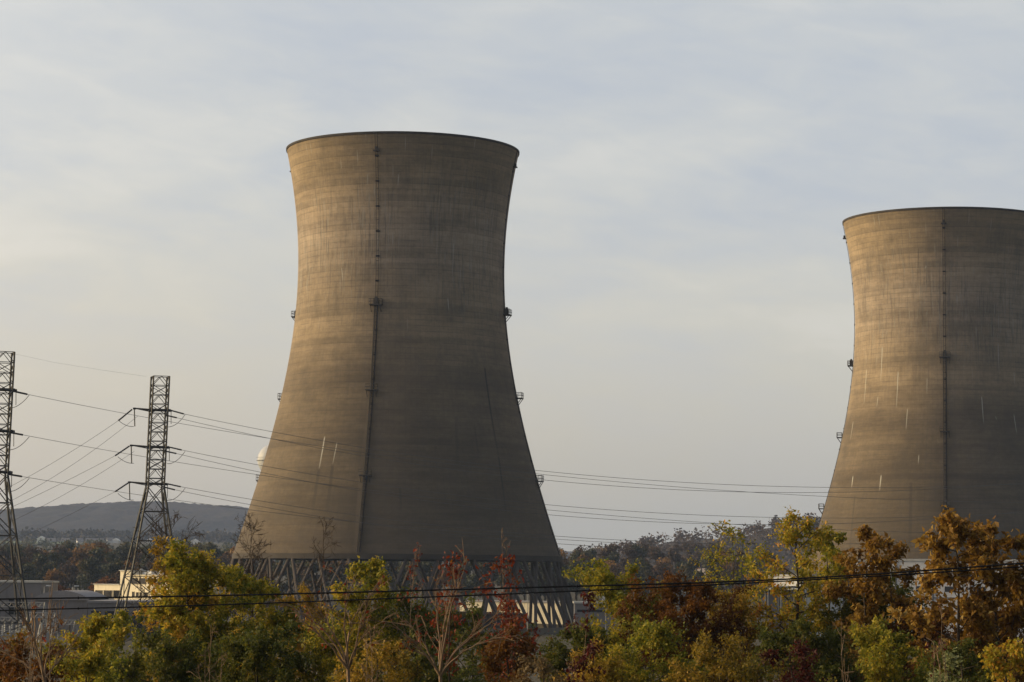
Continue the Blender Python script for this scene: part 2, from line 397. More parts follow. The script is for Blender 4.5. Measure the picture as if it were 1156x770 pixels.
def cooling_tower(T, zb, mat, label):
    t = empty('cooling_tower', (T[0], T[1], 0)); tag(t, label, 'cooling tower', 'twin hyperbolic cooling towers')
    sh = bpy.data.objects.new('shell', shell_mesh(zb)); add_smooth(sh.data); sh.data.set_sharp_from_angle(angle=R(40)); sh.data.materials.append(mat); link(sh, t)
    r0, rT = float(rad(0)), float(rad(H))
    rb = MB().lathe([(r0 - .2, zb - .95), (r0 + .22, zb - .95), (r0 + .18, zb + .25), (r0 - .15, zb + .25), (r0 - 1.1, zb - .9), (r0 - .2, zb - .95)], k=136)
    rb.build('ring_beam', m_rim, t)  # dark beam colour stands in for shade under the shell's bottom edge
    cp = MB().lathe([(rT - 1.0, H + zb + .02), (rT + .16, H + zb + .02), (rT + .12, H + zb - .45), (rT - .02, H + zb - .5)], k=160)
    cp.build('rim', m_rim, t)
    MB().lathe([(r0 + 5.4, 0), (r0 + 5.4, 1.3), (r0 + 4.9, 1.3), (r0 + 4.9, 0)], k=120).build('basin_wall', m_conc, t)
    rf = r0 + 4.1
    me = [None, None]
    for k in range(NL):
        a = 2 * math.pi * k / NL
        for i, s in enumerate((-1, 1)):
            if me[i] is None:
                a0, a1 = s * .7 / r0, s * (2 * math.pi / NL - .6 / rf)
                p0 = np.array([(r0 - .35 + .22 * s) * math.cos(a0), (r0 - .35) * math.sin(a0), zb - .9])
                p1 = np.array([(rf + .22 * s) * math.cos(a1), rf * math.sin(a1), .2])
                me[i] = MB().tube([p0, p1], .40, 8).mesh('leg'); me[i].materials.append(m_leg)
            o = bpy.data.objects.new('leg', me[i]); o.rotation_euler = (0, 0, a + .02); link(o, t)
    # dark splash louvre screen and fill pack inside the columns
    MB().lathe([(r0 - 9, .3), (r0 - 9, 4.2), (r0 - 9.4, 4.2), (r0 - 9.4, .3)], k=60).build('basin_screen', m_fill, t)
    # ladders with platforms, four round the shell
    for q in range(4):
        a = LAD + q * math.pi / 2; ca, sa = math.cos(a), math.sin(a)
        def P(r, z, tang=0): return (r * ca - tang * sa, r * sa + tang * ca, z + zb)
        zs = np.linspace(0.5, H - .3, 60)
        mb = MB()
        for tg in (-.28, .28): mb.tube([P(float(rad(z)) + (.22 if q == 0 else .14), z, tg) for z in zs], .05, 4)
        for z in np.arange(1, H - 1, 2.4): mb.tube([P(float(rad(z)) + .18, z, -.28), P(float(rad(z)) + .18, z, .28)], .04, 4)
        zc = zs[zs < 58.5]
        if q == 0:
          for tg, ro in ((-.42, .45), (.42, .45), (0, .75), (-.3, .65), (.3, .65)): mb.tube([P(float(rad(z)) + ro, z, tg) for z in zc], .075, 4)
        for z in (np.arange(1.5, 58, 1.45) if q == 0 else []):
            r = float(rad(z)); mb.tube([P(r + .1, z, -.45), P(r + .5, z, -.45), P(r + .75, z, 0), P(r + .5, z, .45), P(r + .1, z, .45)], .06, 4)
        for z in np.arange(5.5, 94, 5.8):      # brackets
            r = float(rad(z)); mb.box(P(r + .12, z), (.3, .85 if q == 0 else .5, .35), a)
        mb.build('ladder', m_lad, t)
        for z, big in ((57.90, 1), (37.88, 0), (18.11, 0), (93.6, -1)):
            r = float(rad(z)); pf = MB()
            if big < 0:
                pf.box(P(r + .45, z), (.9, 1.4, .25), a); pf.box(P(r + .5, z + .5), (.5, .6, .7), a)
            else:
                hw = 1.45 if big else 1.35
                pf.box(P(r + .75, z - .1), (1.7, 2 * hw, .22), a)
                for tg in (-hw, 0, hw):
                    pf.tube([P(r + 1.55, z, tg), P(r + 1.55, z + 1.25, tg)], .06, 4)
                    if tg: pf.tube([P(r + .2, z + 0.1, tg), P(r + .2, z + 1.25, tg)], .06, 4)
                for h in (.65, 1.25):
                    pf.tube([P(r + .1, z + h, -hw), P(r + 1.55, z + h, -hw), P(r + 1.55, z + h, hw), P(r + .1, z + h, hw)], .055, 4)
                for tg in (-hw * .8, hw * .8): pf.tube([P(r + 1.5, z - .15, tg), P(float(rad(z - 1.6)) + .05, z - 1.7, tg)], .09, 4)
                if big: pf.box(P(r + .6, z + .75), (.9, 1.0, 1.4), a); pf.box(P(r + .6, z + 1.6), (.5, .5, .4), a)
            pf.build('platform', m_steel, t)
    # aircraft warning conduit ring is too fine to see; lightning masts on the rim
    return t
m_rim = simple('rim_concrete', (.055, .046, .038), .9, .25, .3)
ct1 = cooling_tower(T1, ZB1, m_t1, 'large concrete cooling tower left of centre, standing whole in view on X-braced columns')
ct2 = cooling_tower(T2, ZB2, m_t2, 'farther concrete cooling tower with white lime streaks, cut by the right edge of the photo')

# ------------------------------------------------------------------ pylons and lines
m_gal = simple('galvanised_steel', (.030, .028, .026), .6, .25, .5)
m_gal2 = simple('pale_galvanised_steel', (.30, .30, .30), .55, .2, .5)
m_ins = simple('brown_porcelain', (.03, .025, .022), .35, .2, 2)
m_wire = simple('aluminium_conductor', (.10, .098, .095), .6, .1, 1)
def lattice(levels, wid, zt):
    pass
def pylon(loc, rz, label):
    t = empty('transmission_pylon', loc); tag(t, label, 'pylon', 'steel lattice transmission pylons')
    Ht, wt, wb, zw = 49.2, 2.95, 12.6, 28.6
    lean = .026
    def half(z): return (wt / 2) if z > zw else wt / 2 + (wb - wt) / 2 * ((zw - z) / zw) ** 1.0
    c0, s0 = math.cos(rz), math.sin(rz)
    def C(i, z):
        h = half(z); x, y = ((-h, -h), (h, -h), (h, h), (-h, h))[i % 4]
        return (c0 * x - s0 * y + lean * (z - Ht * .5), s0 * x + c0 * y, z)
    mb = MB()
    for i in range(4):
        mb.tube([C(i, 0), C(i, zw)], .20, 4); mb.tube([C(i, zw), C(i, Ht)], .16, 4)
    zl = list(np.linspace(zw, Ht, 13)); 
    mid = lambda a, c: tuple((np.array(a) + np.array(c)) / 2)
    for i in range(4):
        for k in range(12):
            a, c = zl[k], zl[k + 1]
            if k % 2 == 0:
                mb.tube([C(i, a), C(i + 1, c)], .07, 3); mb.tube([C(i + 1, a), C(i, c)], .07, 3); 
            else:
                mb.tube([C(i, a), mid(C(i, c), C(i + 1, c))], .07, 3); mb.tube([C(i + 1, a), mid(C(i, c), C(i + 1, c))], .07, 3)
            mb.tube([C(i, c), C(i + 1, c)], .07, 3)
    zf = [zw, 24.2, 18.8, 12.2, 4.5, 0]
    for i in range(4):
        for k in range(5):
            a, c = zf[k + 1], zf[k]
            mb.tube([C(i, a), C(i + 1, c)], .10, 3); mb.tube([C(i + 1, a), C(i, c)], .10, 3)
            if k != 0: mb.tube([C(i, c), C(i + 1, c)], .09, 3)
    mb.build('lattice_body', m_gal, t)
    strings = {}
    for k, (z, tip) in enumerate(((43.0, 4.5), (36.15, 4.75), (29.35, 4.75))):
        ox = lean * (z - Ht * .5)
        a = MB()
        for y in (-.75, .75):
            a.tube([(ox - tip, 0, z + .25), (ox - 1.5, y, z)], .14, 4); a.tube([(ox - 1.5, y, z), (ox + 2.3, y, z - .1)], .22, 4)
        a.tube([(ox - tip, 0, z + .25), (ox - 1.4, 0, z - .35)], .09, 4)
        a.box((ox, 0, z - .1), (3.4, 1.6, .3)); a.box((ox - tip, 0, z + .2), (.5, .4, .35))
        a.build('crossarm', m_gal, t)
        j = MB().tube([(ox - tip, 0, z), (ox - tip + .15, 0, z - 3.1)], .11, 5); j.build('post_insulator', m_ins, t)
        if True:
            j = MB().tube([(ox + 2.3, 0, z), (ox + 2.35, 0, z - 2.6)], .06, 5); j.build('post_insulator', m_ins, t)
        strings[k] = (ox, z, tip)
    return t, strings
p1 = at(171, 700, 470); p2 = at(-8, 700, 421)
py1, S1 = pylon((p1[0], 470, 0), R(17), 'lattice pylon with flared legs rising above the yellow tree, left of the big tower')
py2, S2 = pylon((p2[0], 421, -0.0), R(20), 'lattice pylon cut off by the left edge of the photo')
def string_and_wire(pyl, start, end_, stringlen=3.4, thick=.17):
    """dead-end insulator string on the pylon from start toward end_"""
    st, en = np.array(start, float), np.array(end_, float)
    loc = np.array(pyl.location)
    mb = MB(); n = 14; d = en - st
    pts = [st - loc + d * i / (n * 2) for i in range(n * 2 + 1)]
    mb.tube(pts, [thick * (1.0 if i % 2 else .72) for i in range(n * 2 + 1)], 6)
    mb.build('insulator_string', m_ins, pyl)
def para(pts, xs):
    x = np.array([p[0] for p in pts], float); y = np.array([p[1] for p in pts], float)
    return np.polyval(np.polyfit(x, y, 2), xs)
def line_right(pyl, sA, sB, q1, q2, Y0, Y1, label, r=.038):
    A, B_ = at(sA[0], sA[1], Y0), at(sB[0], sB[1], Y0)
    string_and_wire(pyl, A, B_)
    xs = np.linspace(sB[0], 1800, 60); ys_ = para([sB, q1, q2], xs)
    Ys = np.interp(xs, [sB[0], 1800], [Y0, Y1])
    pts = [at(x, y, q) for x, y, q in zip(xs, ys_, Ys)]
    o = MB().tube(pts, r, 4).build('power_line', m_wire); tag(o, label, 'power line', 'conductors strung between the pylons')
rows = ('top', 'middle', 'bottom')
for k, (a1, a2, c1, c2, d1, d2) in enumerate([
        (((191.7, 463), (207.5, 467.3)), ((188, 469), (199.5, 471.6)), (605, 531), (1000, 550.5), (605, 541), (1000, 554.5)),
        (((189, 504.3), (205, 508)), ((186.5, 509.3), (199, 512)), (605, 568.6), (1000, 584.5), (605, 579.8), (1000, 589)),
        (((188, 546), (204, 549.5)), ((183, 549.4), (197.5, 553)), (605, 603.5), (1000, 613), (605, 612), (1000, 618))]):
    line_right(py1, a1[0], a1[1], c1, c2, 471.5, 520, 'upper wire of the pair leading right from the %s arm of the uncut pylon' % rows[k])
    line_right(py1, a2[0], a2[1], d1, d2, 468.6, 516, 'lower wire of the pair leading right from the %s arm of the uncut pylon' % rows[k])
for k, (s, q1, q2) in enumerate([(((12, 441), (31, 445.2)), (220, 481), (1000, 563.5)), (((10, 488), (26, 491)), (220, 525), (1000, 600)), (((9, 535.3), (25, 538)), (220, 567.5), (1000, 622))]):
    A, B_ = at(*s[0], 421), at(*s[1], 421.3)
    string_and_wire(py2, A, B_, thick=.2)
    xs_ = np.linspace(s[1][0], 1800, 70); ys_ = para([s[1], q1, q2], xs_); Ys = np.interp(xs_, [s[1][0], 150, 1800], [421, 490, 560])
    o = MB().tube([at(x, y, q) for x, y, q in zip(xs_, ys_, Ys)], .038, 4).build('power_line', m_wire)
    tag(o, 'wire from the %s arm of the left-edge pylon, passing behind the next pylon' % rows[k], 'power line', 'conductors strung between the pylons')
for k, (s0, s1, e) in enumerate([((149, 462.3), (134, 474.6), (28, 540.5)), ((146, 503.6), (130, 514.5), (40, 560)), ((145, 545), (130, 555), (60, 590))]):
    A, B_ = at(*s0, 469.8), at(*s1, 468)
    string_and_wire(py1, A, B_)
    e2 = (e[0] - 170, e[1] + 82 - 10)
    for off, nm in ((0, 'front'), (24, 'rear')):
        xs_ = np.linspace(s1[0] + off * .9, e2[0] + off, 24); ys_ = para([(s1[0] + off * .9, s1[1] - (0 if not off else 14 - 9)), (e[0] + off, e[1] + (0 if not off else 3)), (e2[0] + off, e2[1])], xs_)
        Ys = np.linspace(468 + off * .1, 440, 24)
        if off and k == 2: continue
        o = MB().tube([at(x, y, q) for x, y, q in zip(xs_, ys_, Ys)], .03, 4).build('power_line', m_wire)
        tag(o, '%s-arm wire sloping down left from the uncut pylon, %s one' % (rows[k], nm), 'power line', 'conductors dropping to the switchyard')
def loops(pyl, pts3, Y):
    xs_ = np.linspace(pts3[0][0], pts3[2][0], 14); ys_ = para(pts3, xs_); loc = np.array(pyl.location)
    MB().tube([at(x, y, Y) - loc for x, y in zip(xs_, ys_)], .05, 4).build('jumper_wire', m_wire, pyl)
for y0 in (463, 504.5, 546):
    loops(py1, ((188.5, y0 + 19), (197, y0 + 17), (209, y0 + 5)), 470)
    loops(py1, ((151, y0 + 18.5), (142, y0 + 17), (133, y0 + 11)), 469)
for y0 in (441, 488, 535):
    loops(py2, ((8, y0 + 20), (20, y0 + 17), (33, y0 + 5)), 421)
# ground wire from peak to peak
o = MB().tube([at(x, y, q) for x, y, q in ((14, 399, 421), (60, 409, 438), (110, 417, 455), (165, 425, 470))], .012, 4).build('power_line', m_wire)
tag(o, 'thin earth wire between the tops of the two pylons', 'power line')

# two heavy cables sagging close across the view
m_cable = simple('black_cable_sheath', (.012, .012, .013), .6, .2, 3)
cx = np.linspace(-250, 1420, 90)
l1 = np.interp(cx, [-250, 0, 240, 460, 640, 880, 1000, 1156, 1420], [680, 676.3, 672.8, 667, 662.2, 655.4, 647.4, 636, 614])
l2 = np.interp(cx, [-250, 0, 240, 460, 640, 880, 1000, 1156, 1420], [697, 689, 683.4, 675, 668, 656.5, 650.2, 640, 619])
sm = lambda a: np.convolve(np.pad(a, 6, mode='reflect', reflect_type='odd'), np.ones(13) / 13, 'valid')
for yy, r, lb in ((sm(l1), .0155, 'upper of two black cables crossing in front of the trees'), (sm(l2), .0125, 'lower of two black cables crossing in front of the trees')):
    pts = [at(x, y, 42 + .0012 * x) for x, y in zip(cx, yy)]
    mb = MB().tube(pts, r, 6)
    for i in range(3, 88, 5):     # lashing clips
        p = pts[i]; q = pts[i + 1]; mb.tube([p + (q - p) * .0, p + (q - p) * .08], r * 1.7, 6)
    o = mb.build('overhead_cable', m_cable); tag(o, lb, 'cable')

# ------------------------------------------------------------------ buildings
m_cream = simple('cream_render', (.66, .60, .47), .85, .1, .3, dirt=(.30, .25, .18))
m_white = simple('white_cladding', (.62, .62, .62), .7, .1, .3, dirt=(.40, .39, .38))
m_glass = simple('dark_glass', (.012, .013, .016), .15, .2, 1)
m_gwall = simple('grey_metal_cladding', (.17, .165, .175), .7, .15, .3, dirt=(.11, .10, .10))
m_groof = simple('grey_roofing', (.24, .235, .25), .8, .15, .2, dirt=(.15, .145, .15))
m_cop = simple('pale_coping', (.50, .49, .46), .7, .1, .5)
def ppm(Y): return FPX / Y
def zpx(py, Y, px=578): return at(px, py, Y)[2]
def facade_x(px, Y): return at(px, 660, Y)[0]
def block(b_, x0, x1, Y, depth, z0, z1): return b_.box(((x0 + x1) / 2, Y + depth / 2, (z0 + z1) / 2), (x1 - x0, depth, z1 - z0))
def windows(parent, rects, Y, zo=0):
    for (xa, ya, xb, yb) in rects:
        a, c = at(xa, ya, Y), at(xb, yb, Y); lx, ly, lz = parent.location
        f_ = MB(); cc_ = math.cos(parent.rotation_euler.z); w_ = (c[0] - a[0]) / cc_; h_ = a[2] - c[2]; cx_, cz_ = ((a[0] + c[0]) / 2 - lx) / cc_, (a[2] + c[2]) / 2 - lz
        for s in (-1, 1):
            f_.box((cx_ + s * w_ / 2, Y - ly - .06, cz_), (.08, .16, h_ + .1)); f_.box((cx_, Y - ly - .065, cz_ + s * h_ / 2), (w_, .14, .08))
        fo = f_.build('window', m_cream2, parent)
        MB().box((cx_, Y - ly - .03, cz_), (w_ - .05, .05, h_ - .05)).build('pane', m_glass, fo)
m_cream2 = simple('cream_frame', (.42, .36, .26), .8, .1, 1)
# cream two-storey office
Yc = 590
ox = facade_x(150, Yc)
RZO = R(-50); CO = math.cos(RZO)
t = empty('office_building', (ox, Yc, 0), RZO); tag(t, 'cream flat-roofed two-storey building with dark square windows behind the pylon legs', 'building')
def bx(mb, xa, ya, xb, yb, Y=Yc, depth=14, zb=None, dy=0):
    a, c = at(xa, ya, Y), at(xb, yb, Y)
    z0 = c[2] if zb is None else zb
    return mb.box((((a[0] + c[0]) / 2 - ox) / CO, dy + depth / 2, (a[2] + z0) / 2), ((c[0] - a[0]) / CO, depth, a[2] - z0))
bx(MB(), 96, 660, 147, 700, zb=0).build('lower_wing', m_cream, t)
bx(bx(MB(), 132.5, 644.5, 147.5, 660.3, dy=.03, depth=9), 147.5, 649, 206, 700, zb=0, dy=-.02).build('upper_block', m_cream, t)
mb = bx(MB(), 95.6, 659.2, 132.4, 660.2, dy=-.3, depth=14.6); bx(mb, 147.3, 648.2, 206.6, 649.2, dy=-.3, depth=14.6); bx(mb, 132, 643.6, 148, 644.5, dy=-.3, depth=9.6).build('roof_parapet', m_cop, t)
mb = MB(); bx(mb, 148, 645.5, 160, 648.2, depth=3, dy=3)
for xx, rr in ((141, .7), (158.5, 1.0), (152, .6), (170, .8)):
    p = at(xx, 644.6 if xx < 147 else 646.6, Yc); mb.lathe([(rr, -.6), (rr * 1.0, 0), (rr * .8, rr * .55), (rr * .35, rr * .8), (0.01, rr * .85)], ((p[0] - ox) / CO, 4, p[2]), 12)
mb.build('roof_ventilators', m_white, t)
windows(t, [(97.8, 666.5, 108, 676), (110.2, 666.5, 121.5, 676), (123.6, 666.5, 134, 676), (149.5, 668, 152.5, 674), (155, 668.5, 158, 674.5), (160.5, 668.5, 163, 674.5), (166, 668.5, 170, 674.5), (146.6 + 2, 652.5, 157, 659.5), (159, 652.5, 168, 659.5), (171, 652.5, 180, 659.5), (184, 652.5, 193, 659.5)], Yc)
# grey box building far left
def plain_building(name, label, xa, ya, xb, Y, depth, wall, roofm, rz=0, coping=True, extra=None):
    a, c = at(xa, ya, Y), at(xb, ya, Y); cx_ = (a[0] + c[0]) / 2; w_ = c[0] - a[0]; h_ = (a[2] + c[2]) / 2
    t = empty(name, (cx_, Y, 0), rz); tag(t, label, 'building')
    MB().box((0, depth / 2, h_ / 2), (w_, depth, h_)).build('wall', wall, t)
    rf = MB().box((0, depth / 2, h_ + .2), (w_ + .5, depth + .5, .4)); rf.build('roof', roofm, t)
    return t, w_, h_
t, w_, h_ = plain_building('warehouse', 'grey flat-roofed block with pale roof edge behind the left pylon', -40, 657.5, 46.5, 540, 20, m_gwall, m_cop)
MB().box((w_ / 2 - 5, -.04, h_ - 5), (3.4, .1, 3.4)).build('loading_door', m_glass, t)
for k in range(9): MB().box((-w_ / 2 + 1.2 + k * 1.9, -.05, h_ / 2), (.18, .12, h_ - .3)).build('rib', m_gwall, t) if k < 6 else None
# arched-roof hall
Yd = 515
a, c = at(40, 675.5, Yd), at(99, 675.5, Yd); w_ = c[0] - a[0]; zs_ = a[2]; zt_ = at(70, 667, Yd)[2]
t = empty('arched_hall', ((a[0] + c[0]) / 2, Yd, 0)); tag(t, 'grey hall with a shallow arched roof, between the grey block and the cream building', 'building')
MB().box((0, 12, zs_ / 2), (w_, 24, zs_)).build('wall', m_gwall, t)
V, F = [], []; n = 24
for i in range(n + 1):
    q = i / n * 2 - 1; x = q * (w_ / 2 + .4); z = zs_ + (zt_ - zs_) * (1 - abs(q) ** 2.2) + .02
    for y in (-.5, 24.5): V += [(x, y, z), (x, y, zs_ - .3)]
for i in range(n):
    k = i * 4; F += [(k, k + 4, k + 6, k + 2), (k, k + 1, k + 5, k + 4), (k + 2, k + 6, k + 7, k + 3), (k + 1, k + 3, k + 7, k + 5)]
MB().add(V, F).build('roof', m_groof, t)
# long low dark shed in front of the cream office
t, w_, h_ = plain_building('storage_shed', 'long low shed with grey roof below the cream building', 99.5, 681, 232, 500, 26, m_gwall, m_groof)
for k in range(8): MB().box((-w_ / 2 + 1.6 + k * 2.7, -.05, h_ * .42), (1.9, .1, h_ * .7)).build('roller_door', m_gwall2 if False else m_glass, t)
t, w_, h_ = plain_building('gatehouse', 'small pale flat-roofed cabin in front of the cream building', 101, 677.5, 120, 560, 9, m_cream, m_cop)
MB().box((0, -.05, h_ * .6), (2, .1, 1.2)).build('window', m_glass, t)
# small sheds between office and tower legs
t, w_, h_ = plain_building('trailer_office', 'white site trailer seen left of the big tower columns', 222, 672, 250, 640, 8, m_white, m_groof)
MB().box((-1, -.05, h_ * .55), (1.4, .1, 1.2)).build('window', m_glass, t); MB().box((1.4, -.05, h_ * .4), (1, .1, 2)).build('door', m_gwall, t)
t, w_, h_ = plain_building('storage_shed', 'grey-blue shed beyond the left columns of the big tower', 205, 664, 300, 860, 20, m_gwall, m_groof)
MB().box((3, -.05, h_ * .4), (3, .1, 3)).build('door', m_glass, t)
# cream hall seen between the right-hand columns
t, w_, h_ = plain_building('service_building', 'cream-white wall seen between the dark right-hand columns of the big tower', 508, 680, 645, 690, 12, m_cream, m_groof, rz=R(-32))
for k in range(3): MB().box((-w_ / 2 + 2.2 + k * 9.5, -.05, 1.4), (1.6, .1, 2.4)).build('door', m_gwall, t)
# long low building right of the tower
t, w_, h_ = plain_building('storage_shed', 'low grey shed just right of the big tower columns', 649, 681.5, 720, 560, 12, m_gwall, m_cop)
MB().box((0, -.05, h_ - 1.6), (w_ - 1, .1, .5)).build('window_band', m_glass, t)
# white noticeboard on posts
p = at(684, 676, 540)
t = empty('sign_board', (p[0], 540, 0)); tag(t, 'small white board on a post beside the low shed right of the big tower', 'sign')
MB().box((0, 0, p[2]), (1.5, .12, 2.3)).build('board', m_white, t); MB().tube([(0, .1, 0), (0, .1, p[2] - 1.1)], .09, 6).build('post', m_gal2, t)
# white hall before the right tower
Yw = 622
a = at(962, 633, Yw)
t = empty('turbine_hall', (a[0], Yw, 0), R(-33)); tag(t, 'big pale hall at the foot of the right-hand cooling tower, half hidden by autumn trees', 'building')
hh = a[2]
MB().box((27, 15, hh / 2), (54, 30, hh)).build('wall', m_white, t)
MB().box((27, 15, hh + .25), (54.6, 30.6, .5)).build('roof', m_cop, t)
MB().box((27, -.08, hh * .50), (53.6, .12, .35)).build('trim_band', m_gwall, t)
for k in range(7): MB().box((3.5 + k * 7.4, -.06, hh * .62), (3.0, .1, 1.3)).build('window', m_glass, t)
for k in range(6): MB().box((2 + k * 9.6, -.16, hh / 2), (.3, .3, hh - .1)).build('downpipe', m_gwall, t)
t, w_, h_ = plain_building('annex_building', 'white stepped annex left of the pale hall, behind the tall yellow-green tree', 900, 651, 955, 560, 14, m_white, m_cop, rz=R(24))
MB().box((0, -.05, h_ * .7), (w_ - 2, .1, 1)).build('window_band', m_glass, t)
# open-sided shelter
a, c = at(866, 664, 470), at(912, 664, 470)
t = empty('open_shelter', ((a[0] + c[0]) / 2, 470, 0)); tag(t, 'open shelter with a pale flat roof, left of the tall yellow-green tree', 'shelter')
w_ = c[0] - a[0]; MB().box((0, 2.5, a[2] + .2), (w_ + .6, 5.5, .45)).build('roof', m_cop, t)
for i in range(4):
    for y in (0.2, 4.8): MB().box((-w_ / 2 + .2 + i * (w_ - .4) / 3, y, a[2] / 2), (.22, .22, a[2])).build('post', m_gal2, t)
MB().box((0, 4.95, a[2] / 2), (w_, .1, a[2] * .95)).build('back_wall', m_gwall, t)
# water tower with a round bowl behind the big tower
Yq = 930; p = at(309, 519.5, Yq); rs = 18.2 / ppm(Yq)
t = empty('water_tower', (p[0], Yq, gz(p[0], Yq))); tag(t, 'pale rounded water tank peeping out behind the left side of the big tower', 'water tower')
zc = p[2] - float(gz(p[0], Yq))
m_tank = simple('white_tank_paint', (.44, .45, .47), .5, .06, .1)
MB().lathe([(0.02, rs)] + [(rs * math.sin(q), rs * math.cos(q)) for q in np.linspace(.1, 2.3, 20)] + [(rs * .55, -rs * .95), (1.3, -rs * 1.35)], (0, 0, zc), 40).build('tank', m_tank, t, smooth=True)
MB().lathe([(rs + .03, zc - .25), (rs + .5, zc - .25), (rs + .5, zc - .1), (rs + .03, zc - .1)], k=40).build('walkway', m_gal2, t)
MB().lathe([(rs + .46, zc + .85), (rs + .52, zc + .85), (rs + .52, zc + .92), (rs + .46, zc + .92), (rs + .46, zc + .85)], k=40).build('railing', m_gal2, t)
MB().lathe([(1.3, zc - rs * 1.33), (1.1, 6), (2.6, 0)], k=24).build('stem', m_tank, t, smooth=True)

# substation steelwork, left
def gantry(x, Y, z, wdt, label, lv):
    t = empty('switchyard_gantry', (x, Y, 0)); tag(t, label, 'gantry', 'steel frames of the switchyard')
    for s in (-1, 1):
        mb = MB()
        for e in (-1, 1): mb.tube([(s * wdt / 2 + e * .9, 0, 0), (s * wdt / 2, 0, z)], .13, 4)
        for h in (.2, .45, .7): mb.tube([(s * wdt / 2 - .9 * (1 - h), 0, z * h), (s * wdt / 2 + .9 * (1 - h), 0, z * h)], .08, 4)
        mb.build('frame_leg', m_gal2, t)
    mb = MB(); n = max(4, int(wdt / 1.0))
    for y, zz in ((-.4, 0), (.4, 0), (-.4, .8), (.4, .8)): mb.tube([(-wdt / 2, y, z - .8 + zz), (wdt / 2, y, z - .8 + zz)], .07, 4)
    for i in range(n):
        x0 = -wdt / 2 + wdt * i / n; x1 = x0 + wdt / n
        for y in (-.4, .4): mb.tube([(x0, y, z - .8), ((x0 + x1) / 2, y, z), (x1, y, z - .8)], .05, 3)
    mb.build('beam', m_gal2, t)
    for i in range(lv):
        xx = -wdt / 2 + wdt * (i + .5) / lv
        MB().tube([(xx, 0, z - .8), (xx, 0, z - 1.2), (xx, 0, z - 2.4)], [.05, .16, .16], 6).build('insulator', m_ins, t)
for (px_, py_, Y, wd, lb) in [(6, 697, 436, 9, 'steel frame at the bottom left edge, beneath the pylon'), (47, 692, 430, 4.6, 'small steel frame right of the left pylon legs'),
                              (20, 680, 446, 9.5, 'tall steel frame with tapering legs just right of the left pylon'), (-6, 712, 428, 8, 'low steel frame in the corner below the left pylon'), (66, 700, 450, 6, 'steel frame behind the bare twigs, nearest the orange shrub')]:
    q = at(px_, py_, Y); gantry(q[0], Y, q[2], wd, lb, 3)
def switch_gear(px_, py_, Y, label):
    q = at(px_, py_, Y); t = empty('switchgear', (q[0], Y, 0)); tag(t, label, 'switchgear', 'insulator stacks of the switchyard')
    z = q[2]
    MB().box((0, 0, z * .3), (.5, .5, z * .6)).build('stand', m_gal2, t)
    MB().box((0, 0, z * .6 + .1), (2.8, .3, .22)).build('crossbar', m_gal2, t)
    for x in (-1.2, 0, 1.2): MB().tube([(x, 0, z * .6 + .2 + i * (z * .4 - .2) / 10) for i in range(11)], [.09 if i % 2 else .19 for i in range(11)], 8).build('insulator', m_cop, t)
for i, (a_, c_) in enumerate([(3, 706), (14, 702), (27, 706), (36, 711), (55, 703), (58, 716)]):
    switch_gear(a_, c_, 415 + i * 3, 'set of three pale insulators in the switchyard, ' + ['at the left picture edge', 'second from the left picture edge', 'below the legs of the left pylon', 'left of the small steel frame', 'inside the small steel frame', 'low, right of the small steel frame'][i])
m_lamp = simple('lamp_housing', (.55, .57, .58), .4, .1, 1)
for px_, py_, Y, lb in ((50, 662.5, 520, 'thin lamp post right of the grey block'), (82, 662.8, 520, 'thin lamp post above the arched roof'), (596, 671, 552, 'lamp post seen before the right-hand columns of the big tower'), (878, 655, 480, 'lamp post beside the open shelter')):
    q = at(px_, py_, Y); t = empty('lamp_post', (q[0], Y, 0)); tag(t, lb, 'lamp post')
    MB().tube([(0, 0, 0), (0, 0, q[2]), (.5, 0, q[2] + .25)], [.12, .08, .06], 6).build('post', m_gal2, t)
    MB().box((.8, 0, q[2] + .25), (.9, .35, .22)).build('lamp_head', m_lamp, t)
# utility pole behind the right trees
q = at(1073, 648, 520)
# far houses
m_hw = simple('white_siding', (.75, .74, .72), .8, .06, .2); m_hr = simple('grey_shingle', (.16, .15, .16), .9, .2, .2); m_hb = simple('blue_grey_siding', (.34, .38, .44), .8, .08, .2)
def house(px_, py_, Y, wd, hh, wall, label, rz, dY=0):
    Y = Y + dY; q = at(px_, py_, Y); t = empty('house', (q[0], Y, float(gz(q[0], Y)) - .2), rz); tag(t, label, 'house', 'far houses below the ridge')
    MB().box((0, 0, hh / 2 - 3), (wd, 8, hh + 6)).build('wall', wall, t)
    V = [(-wd / 2 - .4, -5, hh), (wd / 2 + .4, -5, hh), (wd / 2 + .4, 5, hh), (-wd / 2 - .4, 5, hh), (-wd / 2 - .4, 0, hh + 3), (wd / 2 + .4, 0, hh + 3)]
    MB().add(V, [(0, 1, 5, 4), (2, 3, 4, 5), (1, 2, 5), (3, 0, 4), (0, 3, 2, 1)]).build('roof', m_hr if rz < 1 else m_hw, t)
Yh = 2600
